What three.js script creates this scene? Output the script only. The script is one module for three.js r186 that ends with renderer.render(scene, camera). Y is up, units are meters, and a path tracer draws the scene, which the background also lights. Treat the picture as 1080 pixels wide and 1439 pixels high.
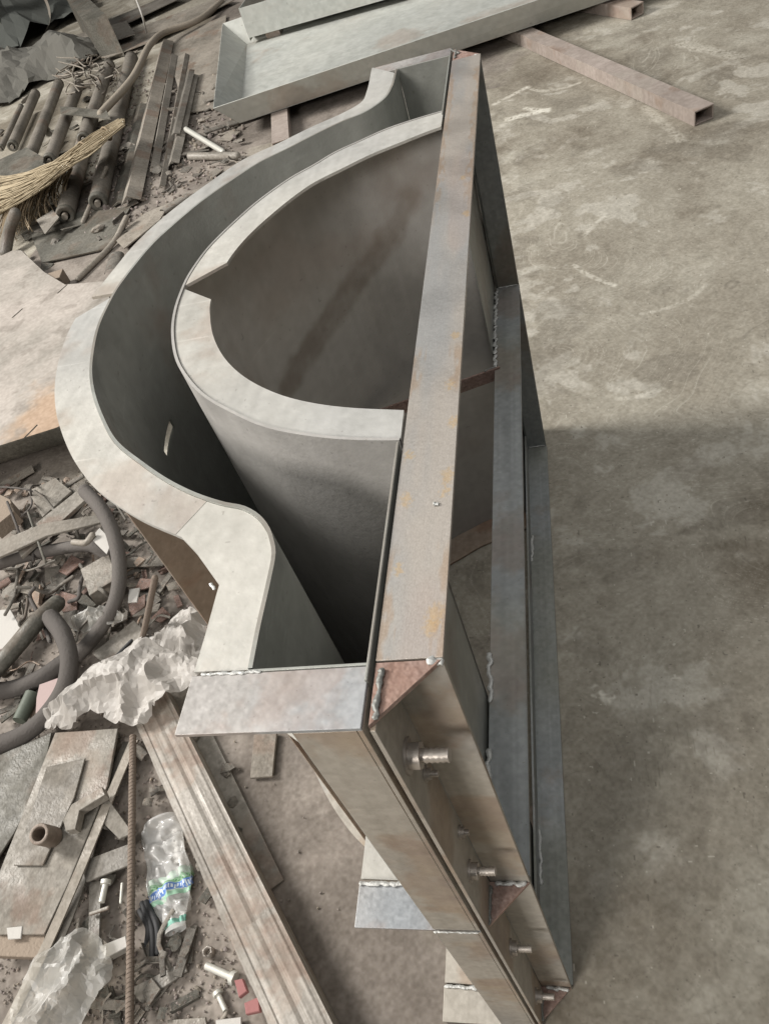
import * as THREE from 'three';
import { mergeGeometries } from 'three/addons/utils/BufferGeometryUtils.js';
import { RoundedBoxGeometry } from 'three/addons/geometries/RoundedBoxGeometry.js';
import { RectAreaLightUniformsLib } from 'three/addons/lights/RectAreaLightUniformsLib.js';

// ---------------------------------------------------------------- camera
const scene = new THREE.Scene();
const EYE = new THREE.Vector3(0.18284, 1.51237, 0.33228);
const RIGHT = new THREE.Vector3(0.959606, -0.262217, -0.101974);
const DOWN = new THREE.Vector3(-0.104422, -0.668498, 0.736346);
const FWD = new THREE.Vector3(-0.261252, -0.695954, -0.668876);
const camera = new THREE.PerspectiveCamera(65.06, 0.75, 0.02, 200);
camera.position.copy(EYE);
camera.quaternion.setFromRotationMatrix(new THREE.Matrix4().makeBasis(RIGHT, DOWN.clone().negate(), FWD.clone().negate()));
scene.add(camera);
const renderer = new THREE.WebGLRenderer({ antialias: true });
renderer.toneMapping = THREE.LinearToneMapping;
renderer.toneMappingExposure = 0.92;
renderer.shadowMap.enabled = true;
scene.background = new THREE.Color(0.035, 0.034, 0.032);        // even dim fill light, added in place of the unseen workshop interior

// ---------------------------------------------------------------- light: a big doorway on the left, another behind, pale roof sheets
RectAreaLightUniformsLib.init();
function areaLight(name, color, intensity, w, h, from, to) {
  const l = new THREE.RectAreaLight(color, intensity, w, h);
  l.name = name; l.position.set(...from); if (from[0] === to[0] && from[2] === to[2]) l.rotation.x = -Math.PI / 2; else l.lookAt(...to); scene.add(l); return l;
}
areaLight('doorway_light', new THREE.Color(1.0, 0.97, 0.925), 74, 2.3, 2.9, [-8.2, 6.2, -1.9], [-0.2, 0.2, -1.2]);
areaLight('rear_window_light', new THREE.Color(1.0, 0.955, 0.9), 34, 1.5, 1.3, [-2.3, 3.4, 4.0], [-0.1, 0.5, -0.2]);
areaLight('roof_light', new THREE.Color(1.0, 0.995, 0.975), 1.35, 8, 13, [0.8, 7.0, -1.0], [0.8, 0, -1.0]);

// ---------------------------------------------------------------- helpers
let seedState = 7;
function rnd() { seedState = (seedState * 1664525 + 1013904223) >>> 0; return seedState / 4294967296; }
const rr = (a, b) => a + (b - a) * rnd();
const pick = (list) => list[Math.floor(rnd() * list.length)];
const V = (x, y, z) => new THREE.Vector3(x, y, z);
// a spot of the photograph (1080 x 1439) to the place in the workshop at height y
function P(px, py, y = 0) {
  const d = RIGHT.clone().multiplyScalar((px - 540) / 1128).addScaledVector(DOWN, (py - 719.5) / 1128).add(FWD);
  return EYE.clone().addScaledVector(d, (y - EYE.y) / d.y);
}
const LAT = new Float32Array(65536); { let s = 91; for (let i = 0; i < 65536; i++) { s = (s * 1103515245 + 12345) & 0x7fffffff; LAT[i] = s / 0x7fffffff; } }
function vn(x, y, per, sd) {                                      // value noise that repeats after per cells
  const xi = Math.floor(x), yi = Math.floor(y); let fx = x - xi, fy = y - yi;
  fx = fx * fx * (3 - 2 * fx); fy = fy * fy * (3 - 2 * fy);
  const x0 = ((xi % per) + per) % per, y0 = ((yi % per) + per) % per, x1 = (x0 + 1) % per, y1 = (y0 + 1) % per;
  const h = (a, b) => LAT[((a * 73 + sd * 131) & 255) * 256 + ((b * 179 + sd * 57 + a * 7) & 255)];
  const a = h(x0, y0), b = h(x1, y0), c = h(x0, y1), d = h(x1, y1);
  return a + (b - a) * fx + (c - a) * fy + (a - b - c + d) * fx * fy;
}
function fbm(u, v, f, oct, sd, gain = 0.5) {
  let s = 0, a = 1, t = 0;
  for (let o = 0; o < oct; o++) { s += a * vn(u * f, v * f, f, sd + o * 3); t += a; a *= gain; f *= 2; }
  return s / t;
}
const sst = (a, b, x) => { const t = Math.min(1, Math.max(0, (x - a) / (b - a))); return t * t * (3 - 2 * t); };
function dataTex(n, tile, fn, srgb = true) {
  const d = new Uint8Array(n * n * 4);
  for (let j = 0; j < n; j++) for (let i = 0; i < n; i++) {
    const c = fn(i / n, j / n), k = (j * n + i) * 4;
    d[k] = Math.max(0, Math.min(255, c[0])); d[k + 1] = Math.max(0, Math.min(255, c[1])); d[k + 2] = Math.max(0, Math.min(255, c[2])); d[k + 3] = 255;
  }
  const t = new THREE.DataTexture(d, n, n); t.wrapS = t.wrapT = THREE.RepeatWrapping; t.magFilter = THREE.LinearFilter; t.minFilter = THREE.LinearMipmapLinearFilter; t.generateMipmaps = true;
  if (srgb) t.colorSpace = THREE.SRGBColorSpace;
  t.repeat.set(1 / tile, 1 / tile); t.needsUpdate = true; return t;
}
const mix3 = (a, b, t) => [a[0] + (b[0] - a[0]) * t, a[1] + (b[1] - a[1]) * t, a[2] + (b[2] - a[2]) * t];
// steel sheet: two tones of mill scale, rust bloom, rolling streaks, scratches, spatter
function steelTex(o) {
  const sd = o.sd, n = o.n || 512;
  return dataTex(n, o.tile || 0.7, (u, v) => {
    const w1 = fbm(u, v, 3, 3, sd + 40), w2 = fbm(u, v, 4, 3, sd + 47);
    const U = u + (w1 - 0.5) * 0.09, W = v + (w2 - 0.5) * 0.09;
    let c = mix3(o.a, o.b, sst(0.25, 0.75, fbm(U, W, 3, 4, sd, 0.42)));
    const st = fbm(u * 1, v, 2, 1, sd + 9);
    const su = o.turn ? v : u, sv = o.turn ? u : v, streak = vn(su * 160, sv * 4, 160, sd + 11) * 0.6 + vn(su * 60, sv * 3, 60, sd + 12) * 0.4;
    const g = (fbm(u, v, 96, 2, sd + 5) - 0.5) * (o.grain ?? 22) + (streak - 0.5) * (o.streak ?? 12) + (st - 0.5) * (o.wide ?? 10);
    c = [c[0] + g, c[1] + g, c[2] + g];
    const r = sst(1 - (o.rust ?? 0.3), 1.0 - (o.rust ?? 0.3) + 0.16, fbm(U, W, 5, 6, sd + 20, 0.62) + 0.12);
    c = mix3(c, mix3(o.rc || [142, 100, 72], [112, 78, 62], fbm(u, v, 30, 2, sd + 23)), r * (o.rk ?? 0.6));
    const ds = sst(0.52, 0.72, fbm(W, U, 7, 5, sd + 30, 0.6));
    c = mix3(c, o.dust || [186, 180, 168], ds * (o.dk ?? 0.25));
    const sc = vn(u * 5 + fbm(u, v, 6, 1, sd + 33) * 3, v * 220, 220, sd + 34);
    if (sc > 0.93) { const k = (sc - 0.93) * 160 * (o.scratch ?? 1); c = [c[0] + k, c[1] + k, c[2] + k]; }
    const sp = vn(u * 240, v * 240, 240, sd + 36); if (sp > 0.97) c = mix3(c, [70, 64, 58], 0.25);
    return c;
  });
}
const bumpTex = dataTex(512, 0.35, (u, v) => { const k = 255 * (0.6 * fbm(u, v, 12, 5, 3, 0.6) + 0.4 * fbm(u, v, 90, 2, 8)); return [k, k, k]; }, false);
const roughTex = dataTex(512, 0.5, (u, v) => { const k = 130 + 110 * sst(0.3, 0.72, fbm(u, v, 6, 5, 61, 0.6)); return [k, k, k]; }, false);
function mat(map, o = {}) {
  const m = new THREE.MeshStandardMaterial({ roughness: 0.85, metalness: 0.0, ...o });
  if (map) m.map = map;
  if (o.steel) { m.roughnessMap = roughTex; m.roughness = o.roughness ?? 0.8; }
  if (o.bump) { m.bumpMap = bumpTex; m.bumpScale = o.bump; }
  delete m.steel; delete m.bump; return m;
}
function smat(tex, metal = 0.25, rough = 0.75, bump = 0.0005, color) {
  const m = new THREE.MeshStandardMaterial({ map: tex, roughnessMap: roughTex, roughness: rough, metalness: metal, bumpMap: bumpTex, bumpScale: bump, side: THREE.DoubleSide });
  if (color) m.color.setRGB(...color);
  return m;
}
function plain(r, g, b, rough = 0.85, metal = 0, bump = 0.0008) {
  const m = new THREE.MeshStandardMaterial({ roughness: rough, metalness: metal, bumpMap: bumpTex, bumpScale: bump, side: THREE.DoubleSide });
  m.color.setRGB(r, g, b); return m;
}
const T = {
  flange: steelTex({ sd: 1, n: 768, a: [186, 183, 175], b: [172, 171, 167], rust: 0.34, rk: 0.22, rc: [166, 146, 124], dk: 0.1, dust: [190, 186, 178], streak: 14, scratch: 2, tile: 1.0, grain: 16 }),
  rail: steelTex({ sd: 2, n: 768, scratch: 2, a: [168, 164, 158], b: [150, 152, 154], rust: 0.4, rk: 0.4, rc: [190, 150, 112], dk: 0.2, dust: [196, 190, 182], streak: 16 }),
  mill: steelTex({ sd: 3, a: [164, 160, 156], b: [146, 150, 154], rust: 0.38, rk: 0.25, rc: [156, 128, 114], dk: 0.2, dust: [184, 184, 184], streak: 10, tile: 0.45, grain: 30 }),
  wall: steelTex({ sd: 4, a: [150, 151, 145], b: [134, 135, 130], rust: 0.34, rk: 0.22, rc: [116, 98, 84], dk: 0.06, dust: [156, 154, 148], streak: 10, tile: 1.5, grain: 12 }),
  core: steelTex({ sd: 24, n: 768, a: [180, 177, 172], b: [164, 161, 157], rust: 0.3, rk: 0.14, rc: [128, 108, 92], dk: 0.06, dust: [176, 174, 174], streak: 9, tile: 1.4, grain: 12 }),
  brown: steelTex({ sd: 5, a: [150, 134, 119], b: [130, 120, 110], rust: 0.42, rk: 0.35, dk: 0.15, streak: 12 }),
  olive: steelTex({ sd: 6, a: [130, 131, 124], b: [140, 143, 143], rust: 0.34, rk: 0.3, rc: [118, 108, 90], dk: 0.2, dust: [150, 155, 156], streak: 18 }),
  beige: steelTex({ sd: 7, n: 768, a: [166, 160, 150], b: [146, 144, 141], rust: 0.36, rk: 0.34, rc: [172, 142, 106], dk: 0.2, streak: 14 }),
  rust: steelTex({ sd: 8, a: [146, 122, 113], b: [128, 108, 99], rust: 0.4, rk: 0.4, rc: [136, 104, 86], dk: 0.12, grain: 40, n: 512, tile: 0.3 }),
  dusty: steelTex({ sd: 9, a: [138, 132, 123], b: [119, 114, 106], rust: 0.32, rk: 0.3, rc: [116, 94, 78], dk: 0.45, dust: [158, 151, 141], grain: 34 }),
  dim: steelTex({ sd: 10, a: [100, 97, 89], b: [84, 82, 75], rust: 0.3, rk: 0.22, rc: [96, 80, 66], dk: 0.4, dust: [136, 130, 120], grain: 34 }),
  plate: steelTex({ sd: 11, a: [160, 153, 145], b: [148, 142, 135], rust: 0.34, rk: 0.22, rc: [176, 144, 116], dk: 0.35, dust: [172, 162, 154], tile: 1.5, streak: 6 }),
  trough: steelTex({ sd: 12, a: [186, 187, 180], b: [172, 174, 169], rust: 0.3, rk: 0.2, dk: 0.3, dust: [188, 186, 178], tile: 2.2, streak: 5 }),
  tube: steelTex({ sd: 13, a: [166, 154, 146], b: [152, 141, 133], rust: 0.34, rk: 0.3, rc: [160, 130, 104], dk: 0.25, tile: 1.2 }),
};
const M = {
  flange: smat(T.flange, 0.1, 0.66), rail: smat(T.rail, 0.2, 0.72), mill: smat(T.mill, 0.25, 0.7), wall: smat(T.wall, 0.2, 0.58), core: null,
  brown: smat(T.brown, 0.1, 0.85), olive: smat(T.olive, 0.2, 0.75), beige: smat(T.beige, 0.15, 0.72), rust: smat(T.rust, 0.05, 0.95, 0.0025),
  dusty: smat(T.dusty, 0.05, 0.95, 0.002), dim: smat(T.dim, 0.05, 0.95, 0.002), plate: smat(T.plate, 0.05, 0.9), trough: smat(T.trough, 0.1, 0.85), tube: smat(T.tube, 0.08, 0.9),
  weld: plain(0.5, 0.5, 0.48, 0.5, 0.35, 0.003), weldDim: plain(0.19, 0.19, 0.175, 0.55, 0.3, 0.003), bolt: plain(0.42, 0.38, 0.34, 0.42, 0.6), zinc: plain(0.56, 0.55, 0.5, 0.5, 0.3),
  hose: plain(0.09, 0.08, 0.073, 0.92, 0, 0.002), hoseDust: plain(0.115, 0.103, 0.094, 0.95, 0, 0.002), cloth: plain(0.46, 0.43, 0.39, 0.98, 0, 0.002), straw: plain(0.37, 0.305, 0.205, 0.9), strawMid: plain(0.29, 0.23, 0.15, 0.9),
  strawDark: plain(0.27, 0.21, 0.14, 0.95), stick: plain(0.3, 0.26, 0.21, 0.95, 0, 0.003), red: plain(0.3, 0.13, 0.125, 0.85), tag: plain(0.38, 0.29, 0.275, 0.85), white: plain(0.46, 0.44, 0.41, 0.85), green: plain(0.09, 0.105, 0.08, 0.6), black: plain(0.035, 0.035, 0.036, 0.7),
  wood: plain(0.25, 0.2, 0.155, 0.9, 0, 0.003), tarp: plain(0.085, 0.09, 0.082, 0.95, 0, 0.003), tarpPale: plain(0.13, 0.125, 0.11, 0.95, 0, 0.003), rebar: plain(0.19, 0.15, 0.12, 0.9, 0.1, 0.002), crumb: plain(0.25, 0.22, 0.2, 0.98, 0, 0),
};
M.cloth = new THREE.MeshPhysicalMaterial({ color: new THREE.Color(0.47, 0.44, 0.405), roughness: 0.55, transmission: 0.3, thickness: 0, side: THREE.DoubleSide }); M.dustyA = smat(T.dusty, 0.05, 0.95, 0.002, [0.8, 0.79, 0.78]); M.dustyB = smat(T.dusty, 0.05, 0.95, 0.002, [0.62, 0.62, 0.62]); M.dustyC = smat(T.dusty, 0.05, 0.95, 0.002, [1.08, 1.06, 1.04]);

function boxUV(g, ox = 0, oy = 0) {                                // uv in metres, by the side a face looks to
  if (g.index) g = g.toNonIndexed();
  const p = g.attributes.position, nrm = g.attributes.normal, uv = new Float32Array(p.count * 2);
  const a = V(), b = V(), c = V();
  for (let i = 0; i < p.count; i += 3) {
    a.fromBufferAttribute(p, i); b.fromBufferAttribute(p, i + 1); c.fromBufferAttribute(p, i + 2);
    const n = b.clone().sub(a).cross(c.clone().sub(a)), X = Math.abs(n.x), Y = Math.abs(n.y), Z = Math.abs(n.z);
    [a, b, c].forEach((q, k) => {
      const [s, t] = Y >= X && Y >= Z ? [q.x, q.z] : X >= Z ? [q.z, q.y] : [q.x, q.y];
      uv[(i + k) * 2] = s + ox; uv[(i + k) * 2 + 1] = t + oy;
    });
  }
  g.setAttribute('uv', new THREE.BufferAttribute(uv, 2));
  if (!nrm) g.computeVertexNormals();
  return g;
}
function clean(g) { for (const k of Object.keys(g.attributes)) if (!['position', 'normal', 'uv'].includes(k)) g.deleteAttribute(k); return g.index ? g.toNonIndexed() : g; }
const merge = (list) => mergeGeometries(list.map((g) => boxUV(clean(g), 0.13, 0.29)), false);
const names = {};
function numbered(n) { const k = names[n] ?? 0; names[n] = k + 1; return k ? n + '_' + String(k).padStart(3, '0') : n; }
function thing(name, label, category, pos = [0, 0, 0], group) {
  const o = new THREE.Group(); o.name = numbered(name); o.position.set(...pos); o.userData = { label, category }; if (group) o.userData.group = group; scene.add(o); return o;
}
function mesh(name, g, m, parent, keepUV) {
  if (!keepUV) g = boxUV(clean(g), rnd() * 3, rnd() * 3);
  const o = new THREE.Mesh(g, m); o.name = name; o.castShadow = o.receiveShadow = true; parent.add(o); return o;
}
function single(name, g, m, label, category, group, keepUV) {
  const o = mesh(numbered(name), g, m, scene, keepUV); o.userData = { label, category }; if (group) o.userData.group = group; return o;
}
function structure(name, g, m) { const o = mesh(name, g, m, scene, true); o.userData = { kind: 'structure' }; return o; }
function box(x0, x1, y0, y1, z0, z1, r = 0.0008) {
  const g = new RoundedBoxGeometry(x1 - x0, y1 - y0, z1 - z0, 1, Math.min(r, (x1 - x0) / 2.2, (y1 - y0) / 2.2, (z1 - z0) / 2.2)); g.translate((x0 + x1) / 2, (y0 + y1) / 2, (z0 + z1) / 2); return g;
}
function plate(pts, y, t, bevel = 0) {                               // outline in (x, z), top at y
  const s = new THREE.Shape(pts.map(([x, z]) => new THREE.Vector2(x, -z)));
  const g = new THREE.ExtrudeGeometry(s, { depth: t - 2 * bevel, bevelEnabled: bevel > 0, bevelThickness: bevel, bevelSize: bevel, bevelSegments: 1, curveSegments: 6 });
  g.rotateX(-Math.PI / 2); g.translate(0, y - t + bevel, 0); return g;
}
function place(o, p0, p1, roll = 0) {                                // the object's x axis runs from p0 to p1, y stays up
  const x = p1.clone().sub(p0).normalize(), z = x.clone().cross(V(0, 1, 0)).normalize(), y = z.clone().cross(x);
  o.position.copy(p0).add(p1).multiplyScalar(0.5); o.quaternion.setFromRotationMatrix(new THREE.Matrix4().makeBasis(x, y, z));
  if (roll) o.rotateX(roll); return o;
}
function tube(points, r, seg = 60, rad = 9, closed = false) { return new THREE.TubeGeometry(new THREE.CatmullRomCurve3(points, closed, 'centripetal'), seg, r, rad, closed); }
function capTube(points, r, seg = 40, rad = 10) {
  const a = points[0], b = points[points.length - 1];
  return merge([tube(points, r, seg, rad), new THREE.SphereGeometry(r, rad, 6).translate(a.x, a.y, a.z), new THREE.SphereGeometry(r, rad, 6).translate(b.x, b.y, b.z)]);
}
function weldGeo(a, b, r, n, jit = 0.5) {                            // a ragged, rippled bead
  r *= 0.62; const L = a.distanceTo(b), m = Math.max(3, Math.round(L / (r * 2.2))), pts = [], seg = Math.max(8, Math.round(L / (r * 0.7)));
  for (let i = 0; i <= m; i++) { const q = a.clone().lerp(b, i / m); pts.push(V(q.x + rr(-1, 1) * r * jit, q.y, q.z + rr(-1, 1) * r * jit)); }
  const g = tube(pts, r, seg, 7), p = g.attributes.position, c = new THREE.CatmullRomCurve3(pts, false, 'centripetal'), ph = rr(0, 99);
  for (let i = 0; i <= seg; i++) { const o = c.getPointAt(i / seg), rip = 0.75 + 0.25 * Math.abs(Math.sin(i * 1.3 + ph)) + 0.75 * (vn(i * 0.33 + ph, ph, 256, 3) - 0.4), end = i === 0 || i === seg ? 0.1 : 1; for (let k = 0; k <= 7; k++) { const w = i * 8 + k, kk = rip * end * (0.85 + 0.3 * vn(i * 0.9 + ph, k * 1.7, 256, 6)); p.setXYZ(w, o.x + (p.getX(w) - o.x) * kk * 1.15, o.y + (p.getY(w) - o.y) * kk * 0.6, o.z + (p.getZ(w) - o.z) * kk * 1.15); } }
  g.computeVertexNormals(); return g;
}

// ---------------------------------------------------------------- floor
const FT = 4.6, FX = -2.5, FZ = -3.95;
const MARKS = [];                                                   // chalk and scrape marks on the concrete
for (const [a, b, w, bow, k] of [[[694, 146], [740, 122], 0.022, 0.0, 0.75], [[740, 122], [812, 116], 0.02, 0.06, 0.6], [[714, 167], [766, 154], 0.035, 0, 1], [[738, 152], [768, 156], 0.025, 0, 0.9], [[806, 372], [862, 400], 0.014, 0.01, 0.7], [[905, 150], [960, 200], 0.03, 0, 0.4], [[835, 965], [852, 985], 0.012, 0, 1], [[832, 975], [860, 978], 0.008, 0, 0.9], [[900, 440], [990, 400], 0.012, 0.03, 0.4], [[820, 330], [850, 300], 0.012, 0, 0.5], [[950, 60], [1040, 80], 0.05, 0, 0.5], [[860, 560], [930, 545], 0.012, 0.01, 0.4]]) { const p = P(...a), q = P(...b); MARKS.push([p.x, p.z, q.x, q.z, w, bow, k]); }
const floorMap = dataTex(2048, FT, (u, v) => {
  const x = FX + u * FT, z = FZ + v * FT;
  const w1 = fbm(u, v, 9, 3, 70), w2 = fbm(u, v, 11, 3, 75);
  const U = u + (w1 - 0.5) * 0.05, W = v + (w2 - 0.5) * 0.05;
  const big = fbm(U, W, 5, 4, 80), mid = fbm(U, W, 22, 5, 84, 0.58), fine = fbm(u, v, 640, 2, 88, 0.7) * 0.65 + 0.35 * fbm(u, v, 160, 2, 89), sweep = fbm(U * 1, W, 9, 2, 99);
  let c = mix3([138, 131, 118], [155, 149, 136], sst(0.3, 0.68, big * 0.45 + mid * 0.55));
  const pale = sst(0.53, 0.66, fbm(W * 1, U, 13, 6, 92, 0.62)), pale2 = sst(0.58, 0.68, fbm(U, W, 31, 5, 93, 0.62)); c = mix3(c, [180, 176, 164], pale * 0.34); c = mix3(c, [194, 190, 180], pale2 * 0.46);
  const stain = sst(0.54, 0.7, fbm(U, W, 6, 6, 96, 0.6)), stain2 = sst(0.57, 0.66, fbm(W, U, 27, 5, 97, 0.6)); c = mix3(c, [96, 87, 74], stain * 0.6); c = mix3(c, [98, 92, 82], stain2 * 0.24);
  const an = (sweep - 0.5) * 5, ru = U * Math.cos(an) - W * Math.sin(an), rw = U * Math.sin(an) + W * Math.cos(an), patch = sst(0.46, 0.62, fbm(U, W, 10, 3, 140));
  const trow = vn(ru * 55, rw * 420, 4096, 101); if (trow > 0.7) c = mix3(c, [200, 196, 184], (trow - 0.7) * 1.5 * patch);
  const trow2 = vn(rw * 60, ru * 380, 4096, 103); if (trow2 > 0.78) c = mix3(c, [88, 82, 72], (trow2 - 0.78) * 1.4 * (1 - patch));
  const g = (fine - 0.5) * 46; c = [c[0] + g, c[1] + g, c[2] + g];
  const hole = vn(u * 620, v * 620, 620, 104); if (hole > 0.96) c = mix3(c, [88, 82, 73], 0.6);
  const speck = vn(u * 520, v * 520, 520, 108); if (speck > 0.968) c = mix3(c, [208, 204, 192], 0.6);
  for (const m of MARKS) { if (Math.abs(x - m[0]) > 0.4 || Math.abs(z - m[1]) > 0.4) continue; const dx = m[2] - m[0], dz = m[3] - m[1], L2 = dx * dx + dz * dz, t = Math.max(0, Math.min(1, ((x - m[0]) * dx + (z - m[1]) * dz) / L2)), bow = m[5] * 4 * t * (1 - t), L = Math.sqrt(L2), d = Math.hypot(x - m[0] - dx * t + dz / L * bow, z - m[1] - dz * t - dx / L * bow); if (d < m[4]) c = mix3(c, [222, 218, 206], sst(m[4], m[4] * 0.3, d) * (0.35 + 0.65 * fine) * m[6] * sst(0.25, 0.6, vn(u * 500, v * 500, 1024, 9) + 0.15)); }
  // swept dirt and rust dust round the scrap: brownish, with a ragged edge of its own
  const edge = x + 0.16 * (w1 - 0.5) + (mid - 0.5) * 0.5 + 0.10 * (big - 0.5);
  const zone = Math.max(sst(-0.08, -0.28, edge) * sst(-1.55, -1.2, z + (mid - 0.5) * 0.8), sst(-1.25, -1.6, edge + (z + 3) * 0.06));
  const dirt = mix3([108, 100, 93], [138, 129, 121], sst(0.3, 0.7, fbm(U, W, 26, 5, 112, 0.6)));
  c = mix3(c, [dirt[0] + g, dirt[1] + g, dirt[2] + g], zone * 0.88);
  return c;
});
const floorBump = dataTex(1024, 2.3, (u, v) => { const k = 255 * (0.5 * fbm(u, v, 20, 5, 120, 0.6) + 0.3 * fbm(u, v, 120, 3, 124) + 0.2 * fbm(u, v, 6, 2, 128)); return [k, k, k]; }, false);
{
  const line = (a, b, c0, c1, n0, n1, n2) => { const r = []; for (let i = 0; i < n0; i++) r.push(a + (c0 - a) * Math.sqrt(i / n0) ); for (let i = 0; i < n1; i++) r.push(c0 + (c1 - c0) * i / n1); for (let i = 0; i <= n2; i++) r.push(c1 + (b - c1) * (i / n2) ** 2); return r; };
  const xs = line(-16, 12, -2.6, 1.2, 30, 190, 30), zs = line(-24, 7, -4, 0.6, 30, 230, 20);
  const pos = [], uv = [], idx = [];
  zs.forEach((z) => xs.forEach((x) => {
    const h = (fbm(x / 20 + 0.5, z / 20 + 0.5, 40, 3, 130) - 0.5) * 0.006 * sst(0.02, 0.3, Math.min(Math.abs(x - 0.35), 0.3));
    pos.push(x, h - 0.002, z); uv.push(x - FX, z - FZ);
  }));
  for (let j = 0; j < zs.length - 1; j++) for (let i = 0; i < xs.length - 1; i++) { const a = j * xs.length + i, b = a + 1, c = a + xs.length, d = c + 1; idx.push(a, c, b, b, c, d); }
  const g = new THREE.BufferGeometry(); g.setAttribute('position', new THREE.Float32BufferAttribute(pos, 3)); g.setAttribute('uv', new THREE.Float32BufferAttribute(uv, 2)); g.setIndex(idx); g.computeVertexNormals();
  const m = new THREE.MeshStandardMaterial({ map: floorMap, roughness: 0.9, bumpMap: floorBump, bumpScale: 0.006, side: THREE.DoubleSide });
  structure('floor', g, m);
}

// ---------------------------------------------------------------- the steel mould
const spline = (pts, n) => new THREE.CatmullRomCurve3(pts.map(([x, z]) => V(x, 0, z)), false, 'centripetal').getSpacedPoints(n).map((p) => [p.x, p.z]);
const nearest = (line, [x, z]) => { let k = 0, d = 1e9; line.forEach((p, i) => { const e = (p[0] - x) ** 2 + (p[1] - z) ** 2; if (e < d) { d = e; k = i; } }); return k; };
const SI = spline([[-0.108, -1.331], [-0.109, -1.241], [-0.117, -1.194], [-0.131, -1.169], [-0.153, -1.146], [-0.191, -1.13], [-0.241, -1.098], [-0.28, -1.068], [-0.329, -1.034], [-0.373, -0.981], [-0.413, -0.923], [-0.447, -0.852], [-0.464, -0.806], [-0.478, -0.73], [-0.483, -0.678], [-0.481, -0.631], [-0.477, -0.591], [-0.467, -0.546], [-0.446, -0.48], [-0.423, -0.43], [-0.389, -0.374], [-0.349, -0.32], [-0.3, -0.276], [-0.256, -0.241], [-0.216, -0.215], [-0.18, -0.197], [-0.156, -0.188], [-0.136, -0.173], [-0.122, -0.155], [-0.114, -0.138], [-0.109, -0.123], [-0.107, -0.089], [-0.106, -0.041], [-0.104, 0]], 200);
const SO1 = spline([[-0.164, -1.377], [-0.164, -1.364], [-0.16, -1.252], [-0.165, -1.203], [-0.197, -1.172], [-0.249, -1.144], [-0.31, -1.102], [-0.366, -1.069], [-0.41, -1.012], [-0.469, -0.914], [-0.501, -0.83], [-0.515, -0.749], [-0.525, -0.674], [-0.532, -0.627], [-0.526, -0.564], [-0.502, -0.475], [-0.472, -0.407], [-0.444, -0.36], [-0.4, -0.299], [-0.353, -0.248], [-0.308, -0.212], [-0.268, -0.185], [-0.217, -0.157]], 170);
const SO = [...SO1, ...[[-0.195, -0.135], [-0.159, -0.092]], [-0.159, -0.083], [-0.158, -0.04], [-0.158, -0.001]];
const CO = spline([[-0.004, -1.071], [-0.052, -1.064], [-0.102, -1.051], [-0.148, -1.026], [-0.185, -1.005], [-0.219, -0.972], [-0.249, -0.947], [-0.276, -0.915], [-0.303, -0.874], [-0.324, -0.831], [-0.34, -0.793], [-0.353, -0.756], [-0.361, -0.715], [-0.365, -0.673], [-0.364, -0.637], [-0.359, -0.59], [-0.346, -0.535], [-0.319, -0.467], [-0.29, -0.421], [-0.255, -0.379], [-0.209, -0.34], [-0.166, -0.309], [-0.126, -0.289], [-0.073, -0.27], [-0.027, -0.259], [-0.004, -0.255]], 140);
const CI = spline([[-0.004, -1.007], [-0.035, -0.997], [-0.07, -0.982], [-0.117, -0.962], [-0.162, -0.933], [-0.207, -0.902], [-0.239, -0.861], [-0.262, -0.822], [-0.282, -0.782], [-0.297, -0.74], [-0.306, -0.692], [-0.306, -0.601], [-0.294, -0.553], [-0.275, -0.503], [-0.244, -0.449], [-0.203, -0.401], [-0.153, -0.361], [-0.109, -0.337], [-0.065, -0.32], [-0.004, -0.303]], 140);

const MB = V(-0.22, 0, -0.65);
const mould = thing('steel_mould', 'large welded steel casting mould with curved double walls and a bolted straight frame', 'steel mould', MB.toArray());
const mp = (name, g, m, parent = mould, keepUV) => { if (keepUV === 'rail') g = boxUV(clean(g), 0, 0); g.translate(-MB.x, -MB.y, -MB.z); return mesh(name, g, m, parent, keepUV); };
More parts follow.
